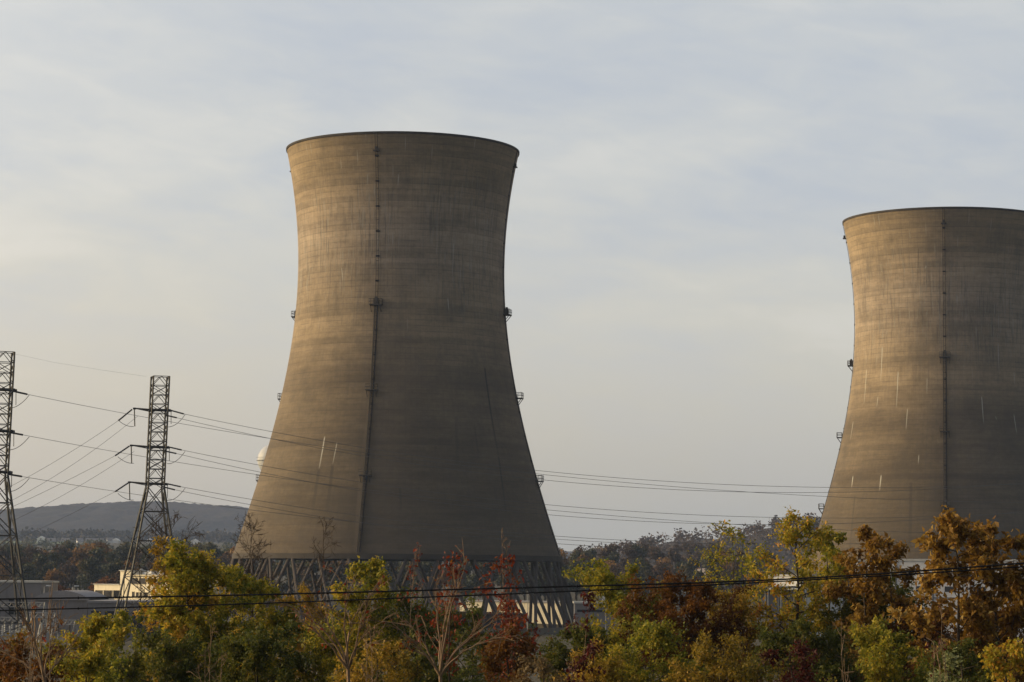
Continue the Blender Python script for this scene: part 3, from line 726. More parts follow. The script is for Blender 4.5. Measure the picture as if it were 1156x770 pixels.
for (x, y, wd, hh, m, lb, rz) in [(47, 611.5, 9, 8, m_hw, 'white gabled house standing alone at the foot of the ridge, far left', 1.55), (57, 614, 14, 4, m_hb, 'low blue-grey house right of the lone white gabled house', .1),
        (110, 609, 16, 4, m_hb, 'blue-grey long house below the ridge, left of the pylon', 0), (102, 611, 12, 4, m_hb, 'small blue-grey house left end of the row by the pylon', .2), (124, 614.5, 8, 6, m_hw, 'white house just left of the pylon legs, front one', .3), (131, 611.5, 10, 5, m_hw, 'white house just left of the pylon legs, rear one', 1.5),
        (74, 608.5, 10, 4, m_hb, 'faint grey house on the field edge', 0), (203, 613, 10, 5, m_hw, 'whitish house right of the pylon, low', .2), (220, 614, 9, 5, m_hw, 'whitish house right of the pylon, nearest the big tower', 1.5), (169, 613, 8, 5, m_hw, 'white house seen between the pylon legs', 1.5), (90, 612.5, 8, 4, m_hw, 'small pale house on the green field', .3)]:
    house(x, y + 1.5, Yh + (x % 7) * 12, wd * .75, hh * .45, m, lb, rz)
m_field = simple('pale_green_field', (.12, .15, .07), .95, .15, .01); m_field2 = simple('dry_tan_field', (.30, .23, .17), .95, .12, .01)
def field(name, x0, x1, y0, y1, mat, skew=0.0):
    xs, ys = np.linspace(x0, x1, 14), np.linspace(y0, y1, 30); X, Y = np.meshgrid(xs, ys); X = X + (Y - y0) * skew
    V = np.stack([X, Y, gz(X, Y) + .35], -1).reshape(-1, 3); I = (np.arange(29)[:, None] * 14 + np.arange(13)[None]).ravel()
    o = bpy.data.objects.new(name, fast_mesh(name, V, np.stack([I, I + 1, I + 15, I + 14], -1))); o.data.materials.append(mat); link(o); tag(o, kind='structure'); return o
field('field', -480, -410, 2380, 2750, m_field, -.17)
field('field', 76, 106, 1240, 1500, m_field2, .07)

# ------------------------------------------------------------------ foliage
PAL = {
 'yellow_green': [(0, (0.056, 0.079, 0.013)), (.35, (0.134, 0.161, 0.018)), (.6, (0.283, 0.245, 0.023)), (.82, (0.492, 0.359, 0.031)), (1, (0.569, 0.245, 0.031))],
 'green':        [(0, (0.023, 0.037, 0.007)), (.45, (0.059, 0.076, 0.014)), (.8, (0.117, 0.118, 0.017)), (1, (0.221, 0.160, 0.021))],
 'gold':         [(0, (0.076, 0.077, 0.013)), (.3, (0.184, 0.138, 0.014)), (.6, (0.336, 0.215, 0.024)), (.85, (0.456, 0.262, 0.038)), (1, (0.547, 0.384, 0.103))],
 'oak':          [(0, (0.069, 0.031, 0.009)), (.35, (0.161, 0.078, 0.015)), (.65, (0.287, 0.162, 0.024)), (.88, (0.426, 0.270, 0.055)), (1, (0.552, 0.431, 0.166))],
 'rust':         [(0, (0.036, 0.015, 0.007)), (.4, (0.087, 0.033, 0.008)), (.7, (0.155, 0.061, 0.011)), (.9, (0.207, 0.100, 0.014)), (1, (0.104, 0.100, 0.015))],
 'red':          [(0, (0.069, 0.010, 0.007)), (.4, (0.147, 0.020, 0.009)), (.7, (0.205, 0.041, 0.012)), (.9, (0.234, 0.086, 0.015)), (1, (0.214, 0.132, 0.028))],
 'darkred':      [(0, (0.022, 0.006, 0.006)), (.5, (0.058, 0.010, 0.009)), (.85, (0.094, 0.020, 0.012)), (1, (0.050, 0.040, 0.014))],
 'dry':          [(0, (0.058, 0.043, 0.019)), (.5, (0.125, 0.086, 0.038)), (1, (0.230, 0.163, 0.077))],
 'pale':         [(0, (0.072, 0.096, 0.036)), (.5, (0.168, 0.192, 0.072)), (1, (0.360, 0.360, 0.168))],
 'far_orange':   [(0, (0.060, 0.036, 0.014)), (.4, (0.168, 0.090, 0.024)), (.75, (0.300, 0.156, 0.036)), (1, (0.168, 0.120, 0.036))],
 'far_green':    [(0, (0.024, 0.029, 0.014)), (.5, (0.054, 0.060, 0.026)), (.85, (0.090, 0.078, 0.034)), (1, (0.132, 0.090, 0.036))],
 'far_dark':   [(0, (.014, .013, .012)), (.6, (.040, .032, .026)), (1, (.065, .046, .032))],
 'far_brown':    [(0, (.035, .024, .017)), (.5, (.08, .053, .036)), (.85, (.115, .07, .045)), (1, (.06, .06, .03))],
}
LM = {k: leafmat(k + '_leaves', v, .25 if k.startswith('far') else .45) for k, v in PAL.items()}
m_bark = simple('grey_brown_bark', (.055, .043, .033), .95, .35, 4)
m_twig = simple('tan_twig_bark', (.20, .135, .085), .9, .3, 5)
m_dtwig = simple('dark_twig_bark', (.05, .036, .030), .9, .3, 5)
def leaf_quads(P, size, droop=.3, ratio=.55, rs=None):
    """one pointed leaf (two folded halves as a diamond) per anchor"""
    n = len(P); rs = rs or rng
    d = rs.normal(size=(n, 3)); d[:, 2] -= droop; d /= np.linalg.norm(d, axis=1)[:, None]
    nn = rs.normal(size=(n, 3)); nn[:, 2] += .6; s = np.cross(d, nn); s /= (np.linalg.norm(s, axis=1)[:, None] + 1e-9)
    up = np.cross(s, d)
    L = size * rs.uniform(.45, 1.6, (n, 1)) ** 1.2
    V = np.stack([P, P + d * L * .45 + s * L * ratio * .5 + up * L * .10, P + d * L - up * L * .08, P + d * L * .45 - s * L * ratio * .5 + up * L * .10], 1).reshape(-1, 3)
    return V, np.arange(4 * n).reshape(-1, 4)
def grow(rs, base, H_, Rc, crown0=.2, nlimb=26, sub=6, twig=3, lean=(0, 0), elev=(25, 60), wig=.08, trunk_r=.09, stems=1, shape=None, skeleton_only=False):
    """returns branch polylines with radii and twig segments carrying leaves. local coordinates, base at origin"""
    br, tw = [], []
    shape = shape or (lambda t: (math.sin(math.pi * min(1, (t * .86 + .12))) ** .7))
    for s_ in range(stems):
        sa = rs.uniform(0, 6.28); sp = 0 if stems == 1 else rs.uniform(.15, .45) * Rc
        npt = 9; pts = []
        off = np.zeros(2); Hs = H_ * (1 if s_ == 0 else rs.uniform(.7, .95))
        for i in range(npt):
            t = i / (npt - 1); off = off + rs.normal(size=2) * wig * Hs / npt
            pts.append(np.array([off[0] + lean[0] * Hs * t + math.cos(sa) * sp * t ** .8, off[1] + lean[1] * Hs * t + math.sin(sa) * sp * t ** .8, Hs * t]))
        rd = [trunk_r * (1 - .88 * i / (npt - 1)) for i in range(npt)]; br.append((pts, rd))
        P = np.array(pts)
        nl = max(3, int(nlimb / stems ** .6))
        for k in range(nl):
            tc_ = (k + rs.uniform(.1, .9)) / nl; t = crown0 + (1 - crown0) * tc_ * .985
            f = t * (npt - 1); i0 = min(npt - 2, int(f)); p0 = P[i0] + (P[i0 + 1] - P[i0]) * (f - i0)
            az = k * 2.399 + rs.uniform(-.6, .6); L = Rc * shape(tc_) * rs.uniform(.65, 1.15) + .12
            e = R(rs.uniform(*elev)); n_ = 6; lp = [p0]; d = np.array([math.cos(az) * math.cos(e), math.sin(az) * math.cos(e), math.sin(e)])
            for j in range(n_):
                d = d + rs.normal(size=3) * .14 + np.array([0, 0, .03]); d /= np.linalg.norm(d); lp.append(lp[-1] + d * L / n_)
            r0 = max(.012, trunk_r * .42 * (1 - t * .7)); br.append((lp, [r0 * (1 - .8 * j / n_) for j in range(n_ + 1)]))
            LP = np.array(lp)
            for q in range(sub):
                tq = rs.uniform(.25, 1); fi = tq * n_; j0 = min(n_ - 1, int(fi)); b0 = LP[j0] + (LP[j0 + 1] - LP[j0]) * (fi - j0)
                dd = (LP[j0 + 1] - LP[j0]); dd /= np.linalg.norm(dd); dd = dd + rs.normal(size=3) * .75; dd /= np.linalg.norm(dd)
                l2 = L * rs.uniform(.18, .42) + .08; m1 = b0 + dd * l2 * .5 + rs.normal(size=3) * .04 * l2; e1 = b0 + dd * l2 + np.array([0, 0, .05 * l2])
                br.append(([b0, m1, e1], [r0 * .35, r0 * .25, .005])); tw.append((b0, e1))
                for _ in range(twig):
                    u_ = rs.uniform(.3, 1); c0 = b0 + (e1 - b0) * u_; d3 = dd + rs.normal(size=3) * .8; d3 /= np.linalg.norm(d3); c1 = c0 + d3 * l2 * rs.uniform(.3, .7)
                    tw.append((c0, c1)); 
                    if skeleton_only or rs.random() < .4: br.append(([c0, c1], [.007, .004]))
        tw.append((P[-2], P[-1]))
    return br, tw
def branches_mesh(br, k=4, rmin=.004):
    Vs, Fs, n = [], [], 0
    for pts, rd in br:
        P = np.array(pts); m = len(P); T = np.gradient(P, axis=0); T /= (np.linalg.norm(T, axis=1)[:, None] + 1e-9)
        ref = np.where(np.abs(T[:, 2:3]) < .9, np.array([[0, 0, 1.0]]), np.array([[1.0, 0, 0]]))
        A = np.cross(T, ref); A /= np.linalg.norm(A, axis=1)[:, None]; C = np.cross(T, A)
        kk = k if rd[0] > .02 else 3
        kk = k
        th = np.arange(kk) * 2 * math.pi / kk; rr = np.maximum(np.array(rd), rmin)[:, None, None]
        V = P[:, None] + rr * (np.cos(th)[None, :, None] * A[:, None] + np.sin(th)[None, :, None] * C[:, None]); Vs.append(V.reshape(-1, 3))
        I = np.arange(m - 1)[:, None] * kk; J = np.arange(kk)[None]
        Fs.append(np.stack([I + J, I + (J + 1) % kk, I + kk + (J + 1) % kk, I + kk + J], -1).reshape(-1, 4) + n); n += m * kk
    return fast_mesh('branches', np.concatenate(Vs), np.concatenate(Fs))
def leafy(rs, tw, nleaf, size, jit, droop=.3, bias=None, keep=1.0):
    A = np.array([t[0] for t in tw]); B_ = np.array([t[1] for t in tw])
    keepm = rs.random(len(A)) < keep; A, B_ = A[keepm], B_[keepm]
    L = np.linalg.norm(B_ - A, axis=1); pr = L / L.sum(); idx = rs.choice(len(A), nleaf, p=pr)
    u_ = rs.uniform(.1, 1.08, (nleaf, 1)); P = A[idx] + (B_[idx] - A[idx]) * u_ + rs.normal(size=(nleaf, 3)) * jit
    V, F = leaf_quads(P, size, droop, rs=rs)
    tv = rs.uniform(0, 1, len(A)); var = np.clip(.4 * tv[idx] + .6 * rs.uniform(0, 1, nleaf), 0, 1)
    zz = P[:, 2]; patch = vnoise(P[:, 0] * 1.1 + 7, zz * 1.1 + P[:, 1]); var = np.clip(var * .7 + patch * .42 + (bias or 0), 0, 1)
    return fast_mesh('crown', V, F, attr=var)
seedc = [100]
def tree(px_, py_, Y, wpx, pal, label, name='tree', nleaf=9000, size=.10, cat='tree', extra_z=0, mat_b=None, **kw):
    seedc[0] += 1; rs = np.random.default_rng(seedc[0])
    top = at(px_, py_, Y); g0 = float(gz(top[0], Y)); H_ = top[2] - g0 + (.12 if kw.get('skeleton_only') else .05 - .16 * wpx / ppm(Y) / 2)
    lean = kw.get('lean', (0, 0)); 
    t = empty(name, (top[0] - lean[0] * H_, Y, g0 - .05)); tag(t, label, cat)
    leaf_kw = {k: kw.pop(k) for k in ('droop', 'bias', 'keep', 'jit') if k in kw}
    if not kw.get('skeleton_only'):
        if 'elev' not in kw: kw['elev'] = (0, 45)
        if kw.get('crown0', .2) < .3: kw['crown0'] = .32
        wpx = wpx * kw.pop('wk', 1.2); nleaf = int(nleaf * kw.pop('nk', 1.35) * 1.5); kw['sub'] = 8
    br, tw = grow(rs, None, H_, wpx / ppm(Y) / 2, **kw)
    o = bpy.data.objects.new('trunk', branches_mesh(br)); o.data.materials.append(mat_b or m_bark); link(o, t)
    # keep leaf count proportional; leaves only where the twigs are
    if nleaf:
        o = bpy.data.objects.new('crown', leafy(rs, tw, nleaf, size, leaf_kw.pop('jit', .06), **leaf_kw)); o.data.materials.append(LM[pal]); link(o, t)
    return t
oval = lambda t: math.sin(math.pi * min(1, t * .9 + .1)) ** .5
broad = lambda t: (1 - t ** 4) * .9 + .12
TREES = [
 # px, py, Y, width, palette, leaves, size, label, kw
 (212, 622, 78, 150, 'yellow_green', 19000, .095, 'large yellow-green tree with dark limbs, in front of the pylon foot', dict(nlimb=34, crown0=.12, shape=broad, trunk_r=.13, wk=.85, nk=1.0)),
 (176, 608, 80, 34, 'gold', 800, .10, 'slender yellow sapling top rising in front of the pylon legs', dict(nlimb=16, crown0=.5, trunk_r=.06)),
 (236, 622, 79, 60, 'gold', 2600, .10, 'orange-tinged treetop right of the large yellow-green tree', dict(nlimb=16, crown0=.35, trunk_r=.07)),
 (118, 694, 74, 95, 'yellow_green', 8000, .095, 'low yellow-green tree left of the large yellow one', dict(nlimb=24, crown0=.1, shape=broad)),
 (33, 716, 70, 110, 'rust', 6500, .09, 'rusty orange-brown shrub in the bottom left corner', dict(nlimb=22, crown0=.08, shape=broad, stems=3)),
 (292, 646, 84, 95, 'yellow_green', 9000, .095, 'yellow-green tree in front of the left columns of the big tower', dict(nlimb=26, crown0=.12, shape=broad)),
 (345, 662, 86, 80, 'gold', 5000, .09, 'golden shrub below the left columns of the big tower', dict(nlimb=20, crown0=.12, shape=broad)),
 (402, 634, 82, 66, 'yellow_green', 5600, .095, 'narrow yellow-green tree just under the ladder of the big tower', dict(nlimb=22, crown0=.15, shape=oval)),
 (452, 668, 84, 120, 'green', 9500, .09, 'dull green tree under the middle of the big tower', dict(nlimb=26, crown0=.1, shape=broad)),
 (535, 690, 88, 110, 'green', 7000, .09, 'dark green bush behind the bare forked sapling', dict(nlimb=24, crown0=.1, shape=broad)),
 (508, 625, 66, 44, 'red', 170, .10, 'slim sapling with thin scarlet leaves before the columns, left one', dict(nlimb=14, crown0=.55, trunk_r=.045, elev=(45, 75), droop=.8)),
 (578, 630, 68, 76, 'red', 420, .11, 'red-leaved sumac in front of the right-hand columns', dict(nlimb=18, crown0=.5, trunk_r=.05, elev=(35, 70), droop=1.0, stems=2)),
 (700, 640, 82, 130, 'yellow_green', 13500, .085, 'bushy yellow-green tree right of the big tower', dict(nlimb=32, crown0=.1, shape=broad, bias=-.08)),
 (652, 704, 78, 70, 'green', 4500, .085, 'low green bush right below the last tower columns', dict(nlimb=18, crown0=.08, shape=broad)),
 (778, 648, 80, 120, 'rust', 12500, .08, 'tree smothered in rust-brown vine, centre right', dict(nlimb=30, crown0=.08, shape=broad)),
 (830, 668, 83, 110, 'gold', 8500, .085, 'dull gold bush right of the vine-covered tree', dict(nlimb=26, crown0=.08, shape=broad, bias=-.12)),
 (816, 590, 88, 84, 'yellow_green', 900, .09, 'thin airy sapling with sparse leaves rising against the sky right of centre', dict(nlimb=26, crown0=.42, trunk_r=.06, elev=(10, 45), keep=.6)),
 (905, 576, 82, 95, 'yellow_green', 8000, .09, 'tall yellow-green tree just left of the right-hand cooling tower', dict(wk=1.1, nk=.75, bias=.1, nlimb=32, crown0=.25, shape=broad, trunk_r=.11, keep=.85)),
 (936, 592, 84, 60, 'yellow_green', 3600, .10, 'slimmer green treetop close against the right tower edge', dict(nlimb=20, crown0=.35, trunk_r=.07)),
 (972, 594, 80, 62, 'oak', 2700, .14, 'brown-orange treetop before the lit side of the right tower', dict(wk=1.0, nk=.8, nlimb=18, crown0=.45, trunk_r=.07, keep=.8)),
 (1012, 605, 81, 42, 'oak', 1000, .14, 'small orange-brown sprig-like treetop in front of the right tower', dict(nlimb=12, crown0=.5, trunk_r=.05, keep=.7)),
 (1078, 583, 76, 96, 'oak', 4600, .155, 'tall orange oak before the right tower, left of the pair at the edge', dict(wk=1.05, nk=.9, nlimb=26, crown0=.35, trunk_r=.10, keep=.85, shape=oval)),
 (1128, 586, 77, 90, 'oak', 3900, .155, 'tall orange oak at the right edge of the photo', dict(wk=1.05, nk=.85, nlimb=24, crown0=.38, trunk_r=.09, keep=.8, shape=oval)),
 (975, 660, 83, 130, 'green', 13000, .085, 'broad green tree below the brown treetop, right part', dict(nlimb=32, crown0=.08, shape=broad, bias=.05)),
 (1052, 684, 80, 100, 'rust', 6000, .10, 'brown-leaved bush below the two orange oaks', dict(nlimb=24, crown0=.08, shape=broad)),
 (1122, 684, 79, 110, 'oak', 5200, .11, 'orange-brown bush in the right margin under the oaks', dict(nlimb=24, crown0=.08, shape=broad, bias=-.15)),
 (912, 700, 74, 95, 'green', 8000, .08, 'dark green bush at the bottom, left of the red one', dict(nlimb=24, crown0=.08, shape=broad)),
 (900, 728, 66, 80, 'darkred', 6000, .075, 'dark red bush at the bottom right of centre', dict(nlimb=22, crown0=.08, shape=broad, stems=2)),
 (1000, 706, 70, 100, 'yellow_green', 8500, .08, 'olive-yellow bush at the bottom, right part', dict(nlimb=24, crown0=.08, shape=broad, bias=-.1)),
 (1082, 722, 64, 90, 'green', 5500, .075, 'green bush at the bottom below the oaks', dict(nlimb=22, crown0=.08, shape=broad)),
 (1068, 742, 55, 34, 'pale', 1200, .07, 'small pale grey-green shrub at the very bottom right', dict(nlimb=14, crown0=.1, shape=oval)),
 (1142, 722, 58, 50, 'yellow_green', 2600, .08, 'yellow shrub in the bottom right corner', dict(nlimb=16, crown0=.1, shape=oval, bias=.12)),
 (735, 706, 70, 120, 'yellow_green', 8500, .075, 'olive bush at the bottom below the vine-covered tree', dict(nlimb=24, crown0=.08, shape=broad, bias=-.12)),
 (805, 716, 64, 100, 'gold', 7000, .07, 'dull ochre bush at the bottom, below the rust-brown vine tree', dict(bias=-.2, nlimb=24, crown0=.08, shape=broad, stems=2)),
 (665, 728, 62, 90, 'gold', 5500, .07, 'ochre bush at the bottom right of the dry grass', dict(nlimb=22, crown0=.08, shape=broad, bias=-.1)),
 (285, 712, 70, 110, 'green', 8000, .08, 'deep green bush at the bottom left of centre', dict(nlimb=24, crown0=.08, shape=broad)),
 (370, 716, 70, 100, 'yellow_green', 6500, .08, 'olive bush at the bottom, behind the forked bare sapling', dict(nlimb=24, crown0=.08, shape=broad, bias=-.1)),
 (430, 726, 66, 90, 'gold', 4800, .075, 'ochre bush between the two forked saplings', dict(nlimb=22, crown0=.08, shape=broad, bias=-.12)),
 (490, 735, 72, 100, 'green', 5500, .08, 'dark bush at the bottom beneath the big tower', dict(nlimb=22, crown0=.08, shape=broad)),
 (575, 712, 66, 60, 'rust', 3600, .08, 'reddish-brown shrub below the sumac', dict(nlimb=18, crown0=.15, shape=oval, bias=.05)),
 (190, 724, 68, 110, 'green', 8000, .08, 'dark green bush under the large yellow-green tree', dict(nlimb=24, crown0=.08, shape=broad)),
 (100, 738, 62, 90, 'yellow_green', 5000, .08, 'olive shrub at the bottom left beside the rusty one', dict(nlimb=20, crown0=.08, shape=broad, bias=-.08)),
 (-30, 700, 72, 90, 'gold', 4000, .09, 'golden shrub half outside the left edge', dict(nlimb=20, crown0=.1, shape=broad)),
 (1195, 640, 80, 110, 'oak', 5000, .13, 'orange-brown tree mostly outside the right edge', dict(nlimb=24, crown0=.1, shape=broad)),
 (618, 742, 58, 60, 'dry', 2500, .07, 'straw-coloured shrub at the bottom under the tower columns', dict(nlimb=16, crown0=.1, shape=oval)),
]
for (px_, py_, Y, wd, pal, nl, sz, lb, kw) in TREES:
    kw = dict(kw)
    tree(px_, py_, Y, wd, pal, lb, nleaf=int(nl * 1.25), size=sz, name='shrub' if ('shrub' in lb or 'bush' in lb) else 'tree',
         cat='shrub' if ('shrub' in lb or 'bush' in lb) else ('sapling' if 'sapling' in lb else 'tree'), **kw)
for k, (px_, py_, Y, wd, pal, nl, lb) in enumerate([
   (1290, 620, 78, 130, 'yellow_green', 7000, 'yellow-green tree beyond the right edge, nearest it'), (1400, 600, 80, 120, 'oak', 5000, 'orange oak beyond the right edge'),
   (1350, 700, 68, 130, 'green', 5000, 'green bush beyond the right edge'), (1510, 640, 76, 140, 'gold', 5000, 'golden tree far beyond the right edge'), (1240, 715, 66, 110, 'rust', 4500, 'rusty bush just beyond the right edge'),
   (-140, 700, 76, 130, 'green', 5000, 'green bush beyond the left edge'), (-250, 660, 80, 150, 'yellow_green', 6000, 'yellow-green tree beyond the left edge'), (-370, 640, 78, 140, 'oak', 5000, 'orange oak beyond the left edge')]):
    tree(px_, py_, Y, wd, pal, lb, nleaf=nl, size=.11, name='shrub' if 'bush' in lb else 'tree', cat='shrub' if 'bush' in lb else 'tree', nlimb=22, crown0=.1, shape=broad)
# bare or nearly bare saplings
for (px_, py_, Y, wd, lb, kw, mb_, pal, nl) in [
   (303, 588, 90, 90, 'leafless dark treetop against the lit left foot of the big tower', dict(nlimb=20, crown0=.5, sub=8, twig=4, elev=(30, 70), trunk_r=.05, stems=2), m_dtwig, None, 0),
   (376, 592, 92, 60, 'leafless thin treetop left of the ladder foot', dict(nlimb=18, crown0=.55, sub=6, twig=3, elev=(35, 75), trunk_r=.04), m_dtwig, None, 0),
   (196, 588, 86, 110, 'leafless dark branches spreading above the large yellow-green tree', dict(nlimb=20, crown0=.5, sub=8, twig=4, elev=(20, 60), trunk_r=.05), m_dtwig, None, 0),
   (150, 600, 87, 60, 'leafless thin sapling in front of the pylon left leg', dict(nlimb=10, crown0=.6, sub=3, twig=2, elev=(30, 60), trunk_r=.04), m_dtwig, None, 0),
   (48, 690, 50, 80, 'bare brown stems fanning up at the bottom left', dict(nlimb=8, crown0=.5, sub=2, twig=2, elev=(50, 80), trunk_r=.028, stems=5, wig=.06), m_twig, 'rust', 60),
   (28, 730, 46, 110, 'bare twiggy shrub in the bottom left corner', dict(nlimb=10, crown0=.3, sub=3, twig=2, elev=(20, 60), trunk_r=.022, stems=4), m_twig, 'rust', 80),
   (468, 622, 78, 50, 'thin bare sapling with a few orange leaves left of the scarlet one', dict(nlimb=10, crown0=.5, sub=3, twig=2, elev=(50, 75), trunk_r=.03), m_twig, 'red', 120),
   (560, 600, 84, 36, 'faint bare twig top beside the red sumac', dict(nlimb=8, crown0=.6, sub=3, twig=2, elev=(50, 75), trunk_r=.03), m_twig, None, 0),
   (1062, 690, 52, 60, 'bare reddish stems at the bottom under the orange oaks', dict(nlimb=8, crown0=.4, sub=2, twig=2, elev=(55, 80), trunk_r=.022, stems=3), m_twig, 'darkred', 60),
   (935, 705, 56, 70, 'bare arching stem left of the olive-yellow bush', dict(nlimb=8, crown0=.5, sub=2, twig=1, elev=(45, 75), trunk_r=.02, stems=2, wig=.12), m_twig, None, 0),
   (655, 682, 60, 56, 'bare stems with dark red drooping leaves beside the last tower columns', dict(nlimb=10, crown0=.5, sub=3, twig=2, elev=(40, 70), trunk_r=.025, stems=2, droop=1.2), m_twig, 'darkred', 700),
   (430, 700, 48, 60, 'short bare sapling with tan twigs between the forked pair', dict(nlimb=8, crown0=.4, sub=3, twig=2, elev=(50, 78), trunk_r=.018, stems=3), m_twig, 'dry', 60),
   (240, 700, 60, 60, 'bare grey stems in front of the deep green bush', dict(nlimb=8, crown0=.4, sub=3, twig=2, elev=(50, 78), trunk_r=.018, stems=3), m_twig, None, 0),
  ]:
    tree(px_, py_, Y, wd, pal, lb, name='sapling', cat='sapling', nleaf=nl, size=.10, mat_b=mb_, skeleton_only=True, **kw)

def forked(px_, py_, Y, tips, label, sd_, nl=200):
    rs = np.random.default_rng(sd_); f0 = at(px_, py_, Y); g0 = float(gz(f0[0], Y)); base = np.array([f0[0] + .15, Y, g0 - .05])
    t = empty('sapling', base); tag(t, label, 'sapling'); F0 = f0 - base; br, tw = [([np.zeros(3), F0 * .5 + np.array([.06, 0, 0]), F0], [.05, .042, .036])], []
    for (tx, ty, bend) in tips:
        T = at(tx, ty, Y + rs.uniform(-1.0, 1.0)) - base; n = 9; d = T - F0; side = np.array([d[2], 0, -d[0]]) * bend
        P = np.array([F0 + d * u + side * math.sin(math.pi * u) + rs.normal(size=3) * .012 * (0 < u < 1) for u in np.linspace(0, 1, n)])
        br.append((list(P), [.026 * (1 - .85 * k / (n - 1)) for k in range(n)]))
        for k in range(9):
            u = rs.uniform(.3, .98) * (n - 1); i0 = min(n - 2, int(u)); p = P[i0] + (P[i0 + 1] - P[i0]) * (u - i0); dd = P[i0 + 1] - P[i0]; dd /= np.linalg.norm(dd)
            dd = dd + rs.normal(size=3) * .35; L = rs.uniform(.2, .6); e = p + dd * L; br.append(([p, (p + e) / 2 + rs.normal(size=3) * .02, e], [.009, .007, .004])); tw.append((p + (e - p) * .5, e + (e - p) * .1))
            for q in range(2):
                p2 = p + (e - p) * rs.uniform(.3, .9); e2 = p2 + (dd + rs.normal(size=3) * .5) * L * .4; br.append(([p2, e2], [.006, .004])); tw.append((p2, e2))
    o = bpy.data.objects.new('trunk', branches_mesh(br)); o.data.materials.append(m_twig); link(o, t)
    o = bpy.data.objects.new('crown', leafy(rs, tw, nl, .07, .02, 1.0)); o.data.materials.append(LM['red']); link(o, t)
forked(393, 756, 52, [(322, 680, .10), (357, 686, .06), (340, 700, .05), (393, 655, -.03), (430, 662, -.16), (434, 701, -.12), (410, 690, .03)], 'bare forked sapling with tan branches, left of the two before the tower base', 1, 90)
forked(497, 763, 52, [(444, 704, .05), (457, 698, .04), (516, 655, -.05), (528, 632, -.04), (569, 697, -.10), (545, 705, -.06), (490, 680, .03), (560, 720, -.1)], 'bare forked sapling with tan branches, right of the two before the tower base', 2, 170)
forked(50, 768, 50, [(22, 690, .06), (36, 700, -.04), (62, 688, -.12), (66, 706, -.06), (84, 730, -.05), (0, 735, .05)], 'bare forked brown stems at the bottom left, before the rusty shrub', 3, 50)

# undergrowth and dry grass on the bank
n = 70000
xx = rng.uniform(-32, 32, n); yy = rng.uniform(40, 118, n); zz_ = gz(xx, yy) + rng.random(n) ** 1.5 * 1.6
V, F = leaf_quads(np.stack([xx, yy, zz_], -1), .13, -.2)
var = np.clip(vnoise(xx / 3, yy / 3) * .8 + rng.random(n) * .3 - .1, 0, 1)
o = bpy.data.objects.new('undergrowth', fast_mesh('undergrowth', V, F, attr=var)); o.data.materials.append(LM['green']); link(o); tag(o, 'tangled low undergrowth covering the bank under the trees', 'undergrowth', kind='stuff')
n = 26000
xx = rng.uniform(-30, 30, n); yy = rng.uniform(118, 175, n); zz_ = gz(xx, yy)
P = np.stack([xx, yy, zz_], -1); d = rng.normal(size=(n, 3)) * .25; d[:, 2] = 1; L = rng.uniform(.5, 1.5, (n, 1)); s = np.stack([np.ones(n), rng.normal(size=n) * .5, np.zeros(n)], -1) * .03
V = np.stack([P - s, P + s, P + d * L + s * .2, P + d * L - s * .2], 1).reshape(-1, 3)
o = bpy.data.objects.new('dry_grass', fast_mesh('dry_grass', V, np.arange(4 * n).reshape(-1, 4), attr=rng.random(n))); o.data.materials.append(LM['dry']); link(o); tag(o, 'dry brown grass on the flat beyond the bank', 'grass', kind='stuff')

# ------------------------------------------------------------------ tree belts beyond the plant
def far_proto(pal, seed, Ht, Rc, nclump, gap=0.0):
    rs = np.random.default_rng(seed)
    nb = rs.integers(9, 14); C = []
    for i in range(nb):
        t = rs.uniform(.28, .92); r = Rc * math.sin(math.pi * min(.97, t * .85 + .12)) * rs.uniform(.25, .95); a = rs.uniform(0, 6.28)
        C.append((r * math.cos(a) * .75, r * math.sin(a) * .75, Ht * t, Rc * rs.uniform(.28, .5)))
    C = np.array(C); idx = rs.integers(0, nb, nclump)
    d = rs.normal(size=(nclump, 3)); d /= np.linalg.norm(d, axis=1)[:, None]; rr = rs.random((nclump, 1)) ** .45
    P = C[idx, :3] + d * rr * C[idx, 3:4] * np.array([1, 1, .8])
    V, F = leaf_quads(P, .62, .2, .8, rs=rs)
    tv = rs.random(nb); var = np.clip(.6 * tv[idx] + .45 * rs.random(nclump), 0, 1)
    crown = fast_mesh('crown', V, F, attr=var); crown.materials.append(LM[pal])
    mb = MB(); mb.tube([(0, 0, 0), (.1, .1, Ht * .45), (0, 0, Ht * .85)], [.3, .2, .06], 5)
    for c in C[:8]: mb.tube([(0, 0, c[2] * .55), tuple(c[:3])], [.13, .04], 4)
    tr = mb.mesh('trunk'); tr.materials.append(m_bark)
    return crown, tr, Ht
protos = {}
for pal in ('far_orange', 'far_green', 'far_brown'):
    protos[pal] = [far_proto(pal, 900 + 10 * i + len(pal), 15, rr, 2600 if pal != 'far_brown' else 1500) for i, rr in enumerate((5.2, 6.2, 4.4))]
roots = {}
names = {'far_orange': 'orange-brown', 'far_green': 'dark olive green', 'far_brown': 'thin grey-brown'}
def far_tree(x, Y, ztop, pal, place, group):
    rs = random; g0 = float(gz(x, Y)); hh = max(6.0, ztop - g0)
    cr_, tr_, H0 = rs.choice(protos[pal]); s = hh / H0
    t = empty('broadleaf_tree', (x, Y, g0 - .1), rs.uniform(0, 6.28)); t.scale = (max(s, .8) * rs.uniform(.85, 1.15),) * 2 + (s,)
    tag(t, '%s far tree, %s' % (names[pal], place), 'tree', group)
    link(bpy.data.objects.new('trunk', tr_), t); link(bpy.data.objects.new('crown', cr_), t)
random.seed(11)
